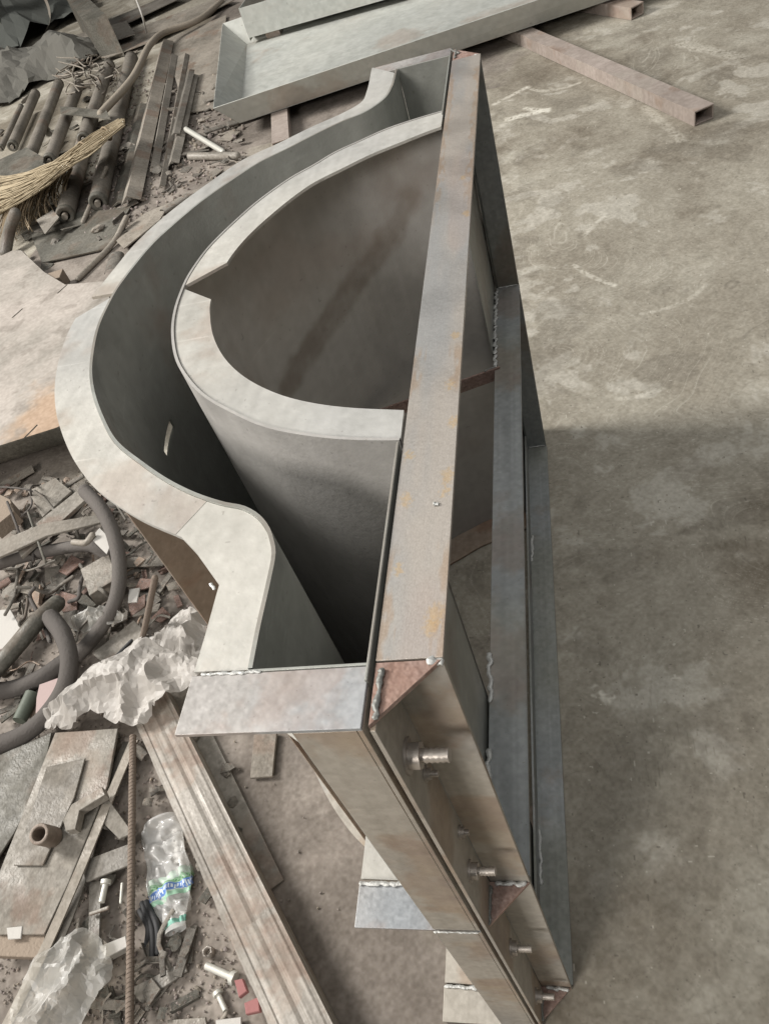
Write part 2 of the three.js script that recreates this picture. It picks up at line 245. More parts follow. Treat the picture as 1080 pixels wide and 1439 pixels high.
// curved sheet wall; pts at the face towards the side of sign s, thickness t
function wall(pts, t, y0, y1, slot) {
  const n = pts.length, off = pts.map((p, i) => { const a = pts[Math.max(0, i - 1)], b = pts[Math.min(n - 1, i + 1)], dx = b[0] - a[0], dz = b[1] - a[1], l = Math.hypot(dx, dz); return [p[0] + dz / l * t, p[1] - dx / l * t]; });
  const ys = [y0, y0 + (y1 - y0) * 0.33, y0 + (y1 - y0) * 0.66]; if (slot) ys.push(slot.y0, slot.y1); ys.push(y1); ys.sort((a, b) => a - b);
  const len = [0]; for (let i = 1; i < n; i++) len.push(len[i - 1] + Math.hypot(pts[i][0] - pts[i - 1][0], pts[i][1] - pts[i - 1][1]));
  const grid = (A, flip) => {
    const pos = [], uv = [], idx = [];
    ys.forEach((y) => A.forEach((p, i) => { pos.push(p[0], y, p[1]); uv.push(len[i], y); }));
    for (let j = 0; j < ys.length - 1; j++) for (let i = 0; i < n - 1; i++) {
      if (slot && i >= slot.i0 && i < slot.i1 && ys[j] >= slot.y0 - 1e-6 && ys[j + 1] <= slot.y1 + 1e-6) continue;
      const a = j * n + i, b = a + 1, c = a + n, d = c + 1; flip ? idx.push(a, c, b, b, c, d) : idx.push(a, b, c, b, d, c);
    }
    const g = new THREE.BufferGeometry(); g.setAttribute('position', new THREE.Float32BufferAttribute(pos, 3)); g.setAttribute('uv', new THREE.Float32BufferAttribute(uv, 2)); g.setIndex(idx); g.computeVertexNormals(); return g.toNonIndexed();
  };
  const strip = (y, up) => {
    const pos = [], uv = [], idx = [];
    pts.forEach((p, i) => { pos.push(p[0], y, p[1], off[i][0], y, off[i][1]); uv.push(len[i], 0, len[i], t); if (i < n - 1) { const a = 2 * i; up ? idx.push(a, a + 1, a + 2, a + 1, a + 3, a + 2) : idx.push(a, a + 2, a + 1, a + 1, a + 2, a + 3); } });
    const g = new THREE.BufferGeometry(); g.setAttribute('position', new THREE.Float32BufferAttribute(pos, 3)); g.setAttribute('uv', new THREE.Float32BufferAttribute(uv, 2)); g.setIndex(idx); g.computeVertexNormals(); return g.toNonIndexed();
  };
  return mergeGeometries([grid(pts, false), grid(off, true), strip(y1, true), strip(y0, false)]);
}
const flangePiece = (I, O, y, t) => plate([...O, ...[...I].reverse()], y, t);
const A54 = 0.054;
{                                                                   // the top rail's own skin: mill scale, rolling streaks, orange rust flecks along its edges
  const W = 0.054, L = 1.303, spots = [[570, 702, 8], [629, 668, 9], [638, 592, 8], [612, 862, 10], [607, 880, 9], [624, 690, 6], [632, 540, 7], [640, 470, 6], [575, 640, 6], [655, 300, 8], [650, 250, 6], [560, 800, 6]].map(([x, y, r]) => { const p = P(x, y, 1); return [p.x, p.z, r / 1000]; });
  const t = dataTex(1024, 1, (u, v) => {
    const x = u * W, z = v * L - L, n = vn(x * 40 + 7, z * 9 + 50, 4096, 2) * 0.6 + vn(x * 110, z * 30 + 90, 4096, 5) * 0.4, w = vn(x * 18 + 3, z * 4 + 30, 4096, 9);
    let c = mix3([164, 157, 149], [150, 149, 147], sst(0.3, 0.7, w * 0.6 + n * 0.4)); c = mix3(c, [164, 148, 139], sst(0.55, 0.8, vn(x * 26 + 11, z * 6 + 70, 4096, 14)) * 0.35);
    const e = Math.min(x, W - x), er = sst(0.011, 0.001, e + (vn(x * 300, z * 70 + 200, 4096, 21) - 0.5) * 0.016) * sst(0.35, 0.7, vn(2, z * 14 + 120, 4096, 25)); c = mix3(c, [152, 126, 102], er * 0.45);
    for (const [sx, sz, r] of spots) { const d = Math.hypot(x - sx, (z - sz) * 0.7) + (vn(x * 500, z * 500 + 900, 8192, 31) - 0.5) * 0.007; if (d < r) c = mix3(c, [182, 150, 106], sst(r, r * 0.2, d) * 0.45); }
    const g = (vn(x * 2600, z * 26 + 100, 16384, 41) - 0.5) * 6 + (vn(x * 1500, z * 1300 + 3000, 16384, 44) - 0.5) * 18; return [c[0] + g, c[1] + g, c[2] + g];
  });
  t.repeat.set(1 / W, 1 / L); M.rail = smat(t, 0.35, 0.55);
}
// straight frame: rails
const topRail = mp('top_rail', merge([box(0, A54, 0.9955, 1.0, -1.303, -0.001), box(0, 0.0045, 0.946, 0.9953, -1.298, -0.006)].map((g) => g)), M.rail, mould, 'rail');
const midRail = mp('middle_rail', merge([box(0.001, A54, 0.5055, 0.51, -1.2985, -0.0065), box(0.001, 0.0055, 0.456, 0.5053, -1.298, -0.007)]), M.olive);
const lowRail = mp('bottom_rail', merge([box(0.001, A54 + 0.001, 0.001, 0.006, -1.2985, -0.0065), box(0.001, 0.0055, 0.0062, 0.05, -1.298, -0.007)]), M.olive);
// end columns of the frame: a bolted leg and a leg turned out from it
function frameColumn(z, s) {
  const zz = (a, b) => (s > 0 ? [z + a, z + b] : [z - b, z - a]);
  const c = mp('end_column', merge([box(0.0005, 0.005, 0.0005, 0.994, ...zz(0, 0.056)), box(0.0052, A54 - 0.001, 0.0005, 0.994, ...zz(-0.005, 0.0))]), s > 0 ? M.beige : M.olive);  // the far column's darker steel puts its shade into the colour
  for (const y of [0.9995, 0.509, 0.02]) {
    const g = plate(s > 0 ? [[0.001, z + 0.001], [A54 - 0.002, z + 0.001], [0.001, z + 0.054]] : [[0.001, z - 0.001], [0.001, z - 0.06], [A54 - 0.002, z - 0.001]], y, 0.005, 0.0006);
    mp('gusset', g, M.rust, c);
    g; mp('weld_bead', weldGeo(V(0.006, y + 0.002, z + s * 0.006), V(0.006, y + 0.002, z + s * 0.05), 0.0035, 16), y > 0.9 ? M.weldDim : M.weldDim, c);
    if (s > 0 && y < 0.9) mp('weld_bead', weldGeo(V(0.012, y + 0.002, z + 0.003), V(A54 - 0.003, y + 0.002, z + 0.003), 0.0042, 18), M.weld, c);
    if (y > 0.9) mp('weld_bead', weldGeo(V(A54 - 0.012, y, z + s * 0.001), V(A54 - 0.001, y - 0.003, z + s * 0.001), 0.005, 9), M.weld, c);
  }
  return c;
}
const nearCol = frameColumn(0, 1), farCol = frameColumn(-1.303, -1);
// nuts with the bolt ends standing out of them
function boltGeo(r, l) {
  const parts = [new THREE.CylinderGeometry(r, r, r * 0.95, 6).translate(0, r * 0.47, 0), new THREE.CylinderGeometry(r * 1.25, r * 1.25, 0.0022, 14).translate(0, 0.001, 0)];
  const prof = [[0, l], [r * 0.46, l]]; for (let k = 0; k < 10; k++) { const y = l - (l - r) * (k + 0.5) / 10; prof.push([r * (k % 2 ? 0.46 : 0.54), y]); } prof.push([r * 0.5, r * 0.6]);
  parts.push(new THREE.LatheGeometry(prof.map(([x, y]) => new THREE.Vector2(x, y)), 12));
  const g = merge(parts); g.rotateZ(-Math.PI / 2); return g;
}
for (const [y, z, r, l] of [[0.905, 0.032, 0.0125, 0.036], [0.845, 0.02, 0.006, 0.012], [0.69, 0.012, 0.006, 0.01], [0.63, 0.03, 0.0095, 0.028], [0.345, 0.03, 0.0095, 0.028], [0.09, 0.03, 0.0095, 0.028]])
  mp('bolt', boltGeo(r, l).translate(0.0052, y, z), M.bolt, nearCol);
for (const y of [0.9, 0.62, 0.34]) mp('bolt', boltGeo(0.0095, 0.028).translate(0.0052, y, -1.335), M.bolt, farCol);
// closing sheets of the frame, only where the hollow meets it
mp('closing_sheet', box(-0.0062, -0.0032, 0.002, 1.0035, -0.252, 0.018, 0.0012), M.wall);
mp('closing_sheet', box(-0.0062, -0.0032, 0.002, 1.002, -1.345, -1.054, 0.0012), M.wall);
// curved shell
{
  const Q = P(268, 602, 0.79); const k = nearest(SI, [Q.x, Q.z]);
  mp('shell_wall', wall(SI, -0.004, 0.002, 1.0015, { y0: 0.775, y1: 0.792, i0: k - 5, i1: k + 5 }), M.wall, mould, true);
}
const iN = nearest(SI, [-0.486, -0.652]);
function shellFlange(y, m, top) {
  const SIo = SI.map((p, i) => { const a = SI[Math.max(0, i - 1)], b = SI[Math.min(SI.length - 1, i + 1)], dx = b[0] - a[0], dz = b[1] - a[1], l = Math.hypot(dx, dz); return [p[0] - dz / l * 0.0043, p[1] + dx / l * 0.0043]; });
  const iA = nearest(SIo, [-0.47, -0.672]), oA = nearest(SO1, [-0.526, -0.672]), oB = nearest(SO1, [-0.534, -0.626]), iC = nearest(SIo, [-0.2, -0.206]), oC = nearest(SO1, [-0.224, -0.157]);
  mp('shell_flange', flangePiece(SIo.slice(2, iA + 1), SO1.slice(0, oA + 1), y + (top ? 0.0012 : 0), 0.0045), m);
  mp('shell_flange', flangePiece(SIo.slice(iA + 1, iC + 1), SO1.slice(oB, oC + 1), y, 0.0045), m);
  mp('shell_flange', flangePiece(SIo.slice(iC, SIo.length), SO.slice(oC), y - 0.0004, 0.0045), m);
}
shellFlange(0.9995, M.flange, true); shellFlange(0.508, M.flange); shellFlange(0.0065, M.beige);
for (const at of [[-0.308, -0.212], [-0.5, -0.475], [-0.501, -0.83], [-0.366, -1.069], [-0.185, -0.13]]) {
  const o = SO[nearest(SO, at)], c = SI[nearest(SI, o)], d = V(c[0] - o[0], 0, c[1] - o[1]), l = d.length() - 0.006; d.normalize();
  for (const [y0, y1] of [[0.0075, 0.5025], [0.509, 0.9925]]) {
    const g = box(0.002, l, y0, y1, -0.002, 0.002); g.rotateY(-Math.atan2(d.z, d.x)); g.translate(o[0], 0, o[1]);
    mp('shell_rib', g, M.brown);
  }
}
// end sheets and end rails
mp('end_sheet', box(-0.108, -0.0065, 0.002, 1.0006, 0.0002, 0.0028), M.wall);
mp('end_sheet', box(-0.108, -0.0065, 0.002, 1.0006, -1.3345, -1.332), M.wall);
for (const [y, m] of [[1.0, M.mill], [0.51, M.mill], [0.0075, M.beige]]) {
  const r = mp('end_rail', box(-0.1585, -0.0045, y - 0.0045, y, 0.0032, 0.0565, 0.001), m);
  if (y < 0.9) { mp('weld_bead', weldGeo(V(-0.158, y + 0.002, 0.006), V(-0.0635, y + 0.002, 0.006), 0.0042, 34), M.weld, r); mp('weld_bead', weldGeo(V(-0.06, y + 0.001, 0.0585), V(-0.007, y + 0.001, 0.0585), 0.0018, 12), M.weld, r); }
  else mp('weld_bead', weldGeo(V(-0.15, y + 0.0005, 0.003), V(-0.095, y + 0.0005, 0.003), 0.0022, 16), M.weld, r);
  mp('end_rail', box(-0.1585, -0.0045, y - 0.0045, y, -1.376, -1.335, 0.001), M.mill);
}
// corner column of the shell: one leg bolted to the frame, one leg facing out
for (const [z0, z1, zf0, zf1] of [[0.0033, 0.056, 0.0512, 0.0562], [-1.376, -1.3348, -1.3762, -1.3715]]) {
  for (const [y0, y1] of [[0.0085, 0.505], [0.5108, 0.995]]) {
    mp('corner_column', merge([box(-0.0092, -0.0046, y0, y1, z0, z1), box(-0.0605, -0.0094, y0, y1, zf0, zf1)]), M.beige);
  }
}
// inner core: its colour map carries one slanting brown streak
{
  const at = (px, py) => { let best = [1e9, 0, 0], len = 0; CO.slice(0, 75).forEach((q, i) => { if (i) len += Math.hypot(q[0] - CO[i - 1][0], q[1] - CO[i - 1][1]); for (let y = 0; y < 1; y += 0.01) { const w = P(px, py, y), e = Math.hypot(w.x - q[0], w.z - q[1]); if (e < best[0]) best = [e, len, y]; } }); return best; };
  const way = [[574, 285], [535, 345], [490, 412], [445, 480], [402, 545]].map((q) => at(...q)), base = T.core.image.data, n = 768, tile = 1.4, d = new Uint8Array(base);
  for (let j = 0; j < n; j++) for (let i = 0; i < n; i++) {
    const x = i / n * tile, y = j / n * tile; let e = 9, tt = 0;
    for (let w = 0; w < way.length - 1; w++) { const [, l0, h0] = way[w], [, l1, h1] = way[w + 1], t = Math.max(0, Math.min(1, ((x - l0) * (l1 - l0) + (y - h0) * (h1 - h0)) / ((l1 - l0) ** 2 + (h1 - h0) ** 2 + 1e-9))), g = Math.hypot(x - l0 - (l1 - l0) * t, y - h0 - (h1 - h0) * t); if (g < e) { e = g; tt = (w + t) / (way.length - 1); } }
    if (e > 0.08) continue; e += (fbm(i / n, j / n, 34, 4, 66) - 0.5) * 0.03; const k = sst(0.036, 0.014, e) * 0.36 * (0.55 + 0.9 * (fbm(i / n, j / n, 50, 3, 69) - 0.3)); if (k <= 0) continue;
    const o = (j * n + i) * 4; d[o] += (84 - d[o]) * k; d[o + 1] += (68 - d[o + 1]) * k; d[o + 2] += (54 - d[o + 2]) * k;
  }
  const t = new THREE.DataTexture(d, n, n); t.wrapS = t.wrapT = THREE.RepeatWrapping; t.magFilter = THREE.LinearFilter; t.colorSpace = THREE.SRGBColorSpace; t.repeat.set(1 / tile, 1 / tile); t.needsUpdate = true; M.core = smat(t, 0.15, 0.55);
}
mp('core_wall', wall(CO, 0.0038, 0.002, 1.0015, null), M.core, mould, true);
function coreFlange(y, m, split) {
  const inn = CO.map((p, i) => { const a = CO[Math.max(0, i - 1)], b = CO[Math.min(CO.length - 1, i + 1)], dx = b[0] - a[0], dz = b[1] - a[1], l = Math.hypot(dx, dz); return [p[0] + dz / l * 0.0006, p[1] - dx / l * 0.0006]; }).map((p, i) => [p[0] + 0, p[1]]);
  const inset = CO.map((p, i) => { const c = [0.05, -0.655], l = Math.hypot(p[0] - c[0], p[1] - c[1]); return [p[0] + (c[0] - p[0]) / l * 0.0046, p[1] + (c[1] - p[1]) / l * 0.0046]; });
  const oA = nearest(inset, [-0.352, -0.656]), iA = nearest(CI, [-0.308, -0.694]), oB = nearest(inset, [-0.352, -0.648]), iB = nearest(CI, [-0.306, -0.6]);
  mp('core_flange', flangePiece(CI.slice(0, iA + 1), inset.slice(0, oA + 1), y + (split ? 0.0012 : 0), 0.0045), m);
  mp('core_flange', flangePiece(CI.slice(iB), inset.slice(oB), y, 0.0045), m);
}
coreFlange(0.9995, M.flange, true); coreFlange(0.0065, M.brown);
{
  const a = V(0.012, 0.5, -0.999), b = V(-0.262, 0.5, -0.906), g = new RoundedBoxGeometry(a.distanceTo(b), 0.03, 0.004, 1, 0.0008), q = new THREE.Object3D();
  place(q, a, b); q.updateMatrix(); g.applyMatrix4(q.matrix); const r = mp('brace', g, M.rust);
  mp('weld_bead', weldGeo(V(0.005, 0.516, -0.999), V(-0.02, 0.516, -0.99), 0.0028, 8), M.weldDim, r);
}
// weld runs between the closing sheets and the lower rails
for (const [z0, z1, y, n, x] of [[-0.17, -0.03, 0.511, 30, 0.0], [-0.32, -0.24, 0.511, 3, 0.0], [-1.29, -1.05, 0.511, 26, 0.0], [-1.045, -1.0, 0.512, 8, 0.0], [-0.98, -0.9, 0.007, 10, 0.006], [-0.26, -0.16, 0.007, 14, 0.006], [-0.1, -0.07, 0.007, 5, 0.006]])
  mp('weld_bead', weldGeo(V(x + 0.002, y, z0), V(x + 0.002, y, z1), 0.0052, n, 0.8), M.weld);
for (const [x0, x1, y, z] of [[0.006, 0.05, 0.511, -1.297], [0.006, 0.05, 0.008, -1.297]]) mp('weld_bead', weldGeo(V(x0, y, z), V(x1, y, z), 0.003, 14), M.weld);
mp('weld_bead', weldGeo(V(0.036, 1.001, -0.162), V(0.042, 1.001, -0.163), 0.003, 5), M.weld, topRail);
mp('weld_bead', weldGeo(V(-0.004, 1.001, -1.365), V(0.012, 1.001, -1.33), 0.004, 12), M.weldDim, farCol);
mp('weld_bead', weldGeo(V(-0.172, 0.994, -0.1), V(-0.167, 0.993, -0.092), 0.0025, 5), M.weld);

// ---------------------------------------------------------------- tray and tubes behind
{
  const y1 = 0.2, y0 = 0.075;
  const A = P(300, 152, y1), A2 = P(700, 18, y1), C = P(337, 172, y0), C2 = P(700, 41, y0), F = P(347, 62, y0), E = P(313, 33, y1), xl = A.x, Z0 = A.z;
  const ext = (p, q, x) => p.clone().lerp(q, (x - p.x) / (q.x - p.x)), xr = A2.x + 2.2, A3 = ext(A, A2, xr), C3 = ext(C, C2, xr); C3.z = C.z + (A3.z - A.z);
  const F3 = F.clone().add(C3).sub(C), E3 = E.clone().add(A3).sub(A);
  const t = thing('steel_tray', 'long pale grey sheet steel tray with sloping end lying on tubes', 'steel tray', [xl, 0, Z0]);
  const tp = (n, g, m = M.trough) => { g.translate(-xl, 0, -Z0); return mesh(n, g, m, t); };
  const slab = (c, th = 0.004) => {                                  // four corners, given a thickness along the normal
    const n = c[1].clone().sub(c[0]).cross(c[3].clone().sub(c[0])).normalize().multiplyScalar(th), d = c.map((q) => q.clone().sub(n));
    const v = [...c, ...d], f = [0, 1, 2, 0, 2, 3, 4, 6, 5, 4, 7, 6, 0, 4, 5, 0, 5, 1, 1, 5, 6, 1, 6, 2, 2, 6, 7, 2, 7, 3, 3, 7, 4, 3, 4, 0];
    const g = new THREE.BufferGeometry(); g.setAttribute('position', new THREE.Float32BufferAttribute(f.flatMap((i) => v[i].toArray()), 3)); g.computeVertexNormals(); return g;
  };
  tp('tray_floor', slab([C, C3, F3, F]));
  tp('end_wall', slab([A, C, F, E]));
  tp('far_wall', slab([F, F3, E3, E]));
  const lift = V(0, 0, 0.006);
  tp('near_wall', slab([C.clone().add(lift), C3.clone().add(lift), A3.clone().add(lift), A.clone().add(lift)]), M.trough);
}
function squareTube(p0, p1, w, h, t, label) {
  const l = p0.distanceTo(p1), s = new THREE.Shape([[-w / 2, 0], [w / 2, 0], [w / 2, h], [-w / 2, h]].map((q) => new THREE.Vector2(...q)));
  s.holes.push(new THREE.Path([[-w / 2 + t, t], [-w / 2 + t, h - t], [w / 2 - t, h - t], [w / 2 - t, t]].map((q) => new THREE.Vector2(...q))));
  const g = new THREE.ExtrudeGeometry(s, { depth: l, bevelEnabled: true, bevelSize: 0.0015, bevelThickness: 0.0015, bevelSegments: 1 }); g.translate(0, 0.0015, -l / 2); g.rotateY(Math.PI / 2);
  return place(single('rectangular_tube', g, M.tube, label, 'steel tube'), p0, p1);
}
{
  const a = P(988, 172), b = P(745, 62); a.y = b.y = 0; const dir = b.clone().sub(a).normalize();
  squareTube(a, b.addScaledVector(dir, 0.5), 0.082, 0.055, 0.004, 'long dusty rectangular steel tube sticking out over the bare concrete floor');
  const c = P(895, 24), d = P(820, 12); c.y = d.y = 0; squareTube(c, d.addScaledVector(d.clone().sub(c).normalize(), 0.6), 0.08, 0.055, 0.004, 'rectangular steel tube with only its open end clear of the tray');
  const e = P(400, 215), f2 = P(397, 160); e.y = f2.y = 0; squareTube(e, f2.addScaledVector(f2.clone().sub(e).normalize(), 1.2), 0.09, 0.062, 0.004, 'reddish rectangular tube under the sloping end of the tray');
}
// another tray behind the first
{
  const a = P(336, 12, 0.3), g = merge([box(0, 2.2, 0.12, 0.3, -0.004, 0), box(0, 2.2, 0.12, 0.124, -0.6, -0.004), box(-0.004, 0, 0.1, 0.3, -0.6, 0)]);
  const o = thing('steel_tray', 'second grey steel tray standing behind the long sloping one', 'steel tray', [a.x, 0, a.z]); mesh('tray_body', g, M.trough, o); mesh('foot', box(0.1, 0.2, 0.0, 0.12, -0.6, -0.05), M.tube, o);
}

// ---------------------------------------------------------------- top-left heap: rollers, angle bars, stick, broom
function roller(px0, py0, px1, py1, r, label, group, y = 0) {
  const a = P(px0, py0, r + y), b = P(px1, py1, r + y), l = a.distanceTo(b);
  const o = thing('steel_roller', label, 'roller', [0, 0, 0], group);
  mesh('tube', new THREE.CylinderGeometry(r, r, l, 20, 1, true).rotateZ(Math.PI / 2), M.dustyA, o);
  for (const s of [-1, 1]) {
    mesh('end_ring', new THREE.LatheGeometry([[r * 0.5, 0], [r * 0.52, 0.008], [r * 0.85, 0.012], [r * 1.03, 0.006], [r * 1.03, -0.02]].map((q) => new THREE.Vector2(...q)), 20).rotateZ(-Math.PI / 2 * s).translate(s * l / 2, 0, 0), M.dim, o);
    mesh('axle', new THREE.CylinderGeometry(r * 0.34, r * 0.34, 0.07, 12).rotateZ(Math.PI / 2).translate(s * (l / 2 - 0.005), 0, 0), M.dustyC, o);
  }
  return place(o, a, b);
}
const RG = 'rollers lying side by side in the heap';
for (const [a, b, c, d, r, y] of [[18, 205, 50, 132, 0.034, 0.06], [42, 222, 83, 118, 0.036, 0.06], [70, 225, 111, 119, 0.038, 0.06], [118, 195, 154, 92, 0.04, 0.06], [2, 208, 30, 150, 0.02, 0.06]]) roller(a, b, c, d, r, 'dusty grey steel roller in the row beside the straw broom', RG, y);
roller(92, 302, 128, 165, 0.048, 'thick brown roller whose capped end pokes out below the broom', undefined, 0.0);
roller(138, 284, 185, 82, 0.048, 'long brown roller lying alongside the pale angle bars', undefined, 0.0);
function angleBar(p0, p1, w, h, t, m, label, roll = 0) {
  const s = new THREE.Shape([[-w * 0.62, 0], [-w * 0.62 + t * 1.3, 0], [0, h * 0.45 - t * 1.2], [w * 0.5 - t * 1.3, 0], [w * 0.5, 0], [0, h * 0.45]].reverse().map(([x, y]) => new THREE.Vector2(x, y))), l = p0.distanceTo(p1);
  const g = new THREE.ExtrudeGeometry(s, { depth: l, bevelEnabled: false }); g.translate(0, 0, -l / 2); g.rotateY(Math.PI / 2);
  return place(single('angle_bar', g, m, label, 'angle bar'), p0, p1, roll);
}
const AB = [
  [[183, 285], [234, 62], 0.1, 0.09, 0.008, M.dustyC, 'widest pale angle bar in the bundle with one notched end', 0.03, 0.0],
  [[216, 240], [244, 80], 0.05, 0.06, 0.006, M.dusty, 'narrow angle bar against the widest pale one', 0.02, 0.0],
  [[227, 264], [262, 78], 0.035, 0.04, 0.006, M.dustyA, 'slim dusty angle bar in the middle of the bundle', 0.02, 0.0],
  [[243, 232], [272, 108], 0.06, 0.05, 0.006, M.dusty, 'short angle bar on the outer side of the bundle', 0.03, 0.0],
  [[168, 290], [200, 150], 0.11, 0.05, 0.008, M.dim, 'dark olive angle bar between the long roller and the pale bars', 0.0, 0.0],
  [[246, 190], [268, 100], 0.05, 0.03, 0.006, M.dustyB, 'short darker angle bar resting over the bundle', 0.06, 0.0],
];
for (const [a, b, w, h, t, m, label, y, roll] of AB) { const p = P(a[0], a[1], y), q = P(b[0], b[1], y); angleBar(p, q, w, h, t, m, label, roll); }
single('wooden_stick', capTube([P(142, 160, 0.16), P(185, 112, 0.15), P(212, 62, 0.13), P(232, 45, 0.1), P(275, 30, 0.06), P(312, 2, 0.04)], 0.024, 60, 9), M.stick, 'long crooked wooden stick lying across the roller heap', 'stick');
{
  const o = thing('straw_broom', 'golden straw broom lying on the rollers with its bristles spread', 'broom', P(90, 240, 0).setY(0).toArray());
  const base = o.position, list = [], dull = [], loose = [];
  for (let i = 0; i < 300; i++) {
    const k = rnd(), j = rr(-1, 1), lift = rr(0, 1);
    const pts = [P(172 + rr(-6, 4), 172 + j * 5, 0.2 + lift * 0.03), P(120 + j * 4, 208 + j * 9, 0.2 + lift * 0.04), P(70, 232 + k * 24, 0.17 + lift * 0.05), P(20, 247 + k * 42, 0.13 + lift * 0.06), P(-30 + rr(-10, 10), 252 + k * 60 + rr(-6, 6), 0.1 + lift * 0.05)].map((q) => q.sub(base));
    pts.forEach((q, w) => { if (w) q.add(V(rr(-1, 1), rr(-1, 1), rr(-1, 1)).multiplyScalar(0.012)); }); (rnd() < 0.3 ? dull : list).push(tube(pts, rr(0.0018, 0.0034), 12, 4));
  }
  for (let i = 0; i < 130; i++) {
    const x = rr(0, 95), y = 300 - x * 0.62 + rr(-8, 6), e = rr(14, 46);
    loose.push(tube([P(x + 12, y - 12, 0.16), P(x + 2, y + e * 0.45, 0.1), P(x + rr(-8, 14), y + e, 0.05)].map((q) => q.sub(base)), rr(0.0028, 0.004), 8, 4));
  }
  mesh('bristles', merge(list), M.straw, o); mesh('bristles', merge(dull), M.strawMid, o); mesh('loose_straws', merge(loose), M.strawDark, o);
  for (const [x, y] of [[150, 188], [118, 209]]) { const a = P(x, y, 0.215).sub(base), d = P(172, 172, 0.2).sub(P(120, 208, 0.2)).normalize(), g = new THREE.TorusGeometry(0.035, 0.006, 6, 18); g.applyQuaternion(new THREE.Quaternion().setFromUnitVectors(V(0, 0, 1), d)); g.translate(a.x, a.y, a.z); mesh('binding', g, M.strawDark, o); }
}
// crumpled sheets: an outline on the ground, a peak and folds
function crumple(outline, centre, h, fold, rings, seg, sd, facet = 0.5) {
  const ring = new THREE.CatmullRomCurve3(outline, true, 'centripetal').getSpacedPoints(120); ring.pop();
  const size = ring.reduce((a, q) => a + Math.hypot(q.x - centre.x, q.z - centre.z), 0) / ring.length, step = size / rings, xs = ring.map((q) => q.x), zs = ring.map((q) => q.z), x0 = Math.min(...xs), x1 = Math.max(...xs), z0 = Math.min(...zs), z1 = Math.max(...zs);
  const inside = (x, z) => { let c = false; for (let i = 0, k = ring.length - 1; i < ring.length; k = i++) if ((ring[i].z > z) !== (ring[k].z > z) && x < (ring[k].x - ring[i].x) * (z - ring[i].z) / (ring[k].z - ring[i].z) + ring[i].x) c = !c; return c; };
  const nx = Math.ceil((x1 - x0) / step) + 2, nz = Math.ceil((z1 - z0) / (step * 0.87)) + 2, V0 = [], tri = [];
  for (let b = 0; b < nz; b++) for (let a = 0; a < nx; a++) {
    let x = x0 - step * 0.5 + (a + (b % 2) * 0.5) * step, z = z0 - step * 0.5 + b * step * 0.87, near = ring[0], d = 1e9; x += rr(-0.36, 0.36) * step; z += rr(-0.36, 0.36) * step;
    for (const q of ring) { const e = Math.hypot(q.x - x, q.z - z); if (e < d) { d = e; near = q; } }
    const inn = inside(x, z); if (!inn && d < step * 0.75) { x = near.x; z = near.z; d = 0; }
    const t = 1 - Math.min(1, inn ? d / (size * 0.8) : 0), u = x * 0.9 + 5, v = z * 0.9 + 5, f1 = 0.55 / size, wave = 1 - Math.abs(2 * vn(u * f1 * 2.2, v * f1 * 2.2, 512, sd) - 1), w2 = 1 - Math.abs(2 * vn(u * f1 * 5, v * f1 * 5, 512, sd + 3) - 1);
    const hh = centre.y * (1 - t) + near.y * t + h * (1 - t * t) * (0.5 + 0.5 * vn(u * f1 * 1.5, v * f1 * 1.5, 512, sd + 9)) + fold * (wave - 0.5) * Math.min(1, 2.2 * (1 - t) + 0.3) + fold * 0.5 * (w2 - 0.5) + step * facet * rr(-0.5, 0.5);
    V0.push([x, Math.max(0.003 + 0.004 * rnd(), hh), z, inn || d === 0]);
  }
  const put = (a, b, c) => { if (V0[a][3] && V0[b][3] && V0[c][3]) tri.push(a, b, c); };
  for (let b = 0; b < nz - 1; b++) for (let a = 0; a < nx - 1; a++) { const p = b * nx + a, q = p + 1, r = p + nx, t = r + 1; if (b % 2) { put(p, r, t); put(p, t, q); } else { put(p, r, q); put(q, r, t); } }
  const g = new THREE.BufferGeometry(); g.setAttribute('position', new THREE.Float32BufferAttribute(tri.flatMap((k) => V0[k].slice(0, 3)), 3)); g.setAttribute('uv', new THREE.Float32BufferAttribute(tri.flatMap((k) => [V0[k][0], V0[k][2]]), 2)); g.computeVertexNormals(); return g;
}
const PL = (list, y) => list.map((q) => P(q[0], q[1], q[2] ?? y));
single('tarpaulin', crumple(PL([[-60, 10], [20, -12], [120, -10], [125, 20], [80, 40], [30, 70], [-40, 90]], 0.02), P(40, 20, 0.1), 0.45, 0.4, 16, 40, 31, 0.5), M.tarp, 'dark dusty tarpaulin heap at the back of the workshop', 'tarpaulin', undefined, true);
single('dust_sheet', crumple(PL([[-40, 130], [10, 90], [70, 82], [120, 60], [150, 70], [120, 95], [60, 115], [0, 150]], 0.02), P(60, 100, 0.1), 0.16, 0.2, 14, 44, 37, 0.45), M.tarpPale, 'pale dusty crumpled sheet lying between tarpaulin and rollers', 'sheet', undefined, true);
single('wire_tangle', merge(Array.from({ length: 22 }, () => { const x = rr(80, 150), y = rr(85, 125); return tube([0, 1, 2, 3].map(() => P(x + rr(-22, 22), y + rr(-16, 16), rr(0.06, 0.2))), 0.006, 16, 4); })), M.dustyC, 'tangle of pale wire strips over the far ends of the rollers', 'wire');
{
  const a = P(52, 55, 0.0), g = new THREE.CylinderGeometry(0.26, 0.26, 0.11, 40, 1, true, 0.2, 5.4); g.rotateX(1.35); g.rotateY(0.75); g.translate(a.x, 0.27, a.z);
  single('steel_hoop', g, M.dustyC, 'open steel hoop standing among the dark tarpaulin folds', 'hoop');
}
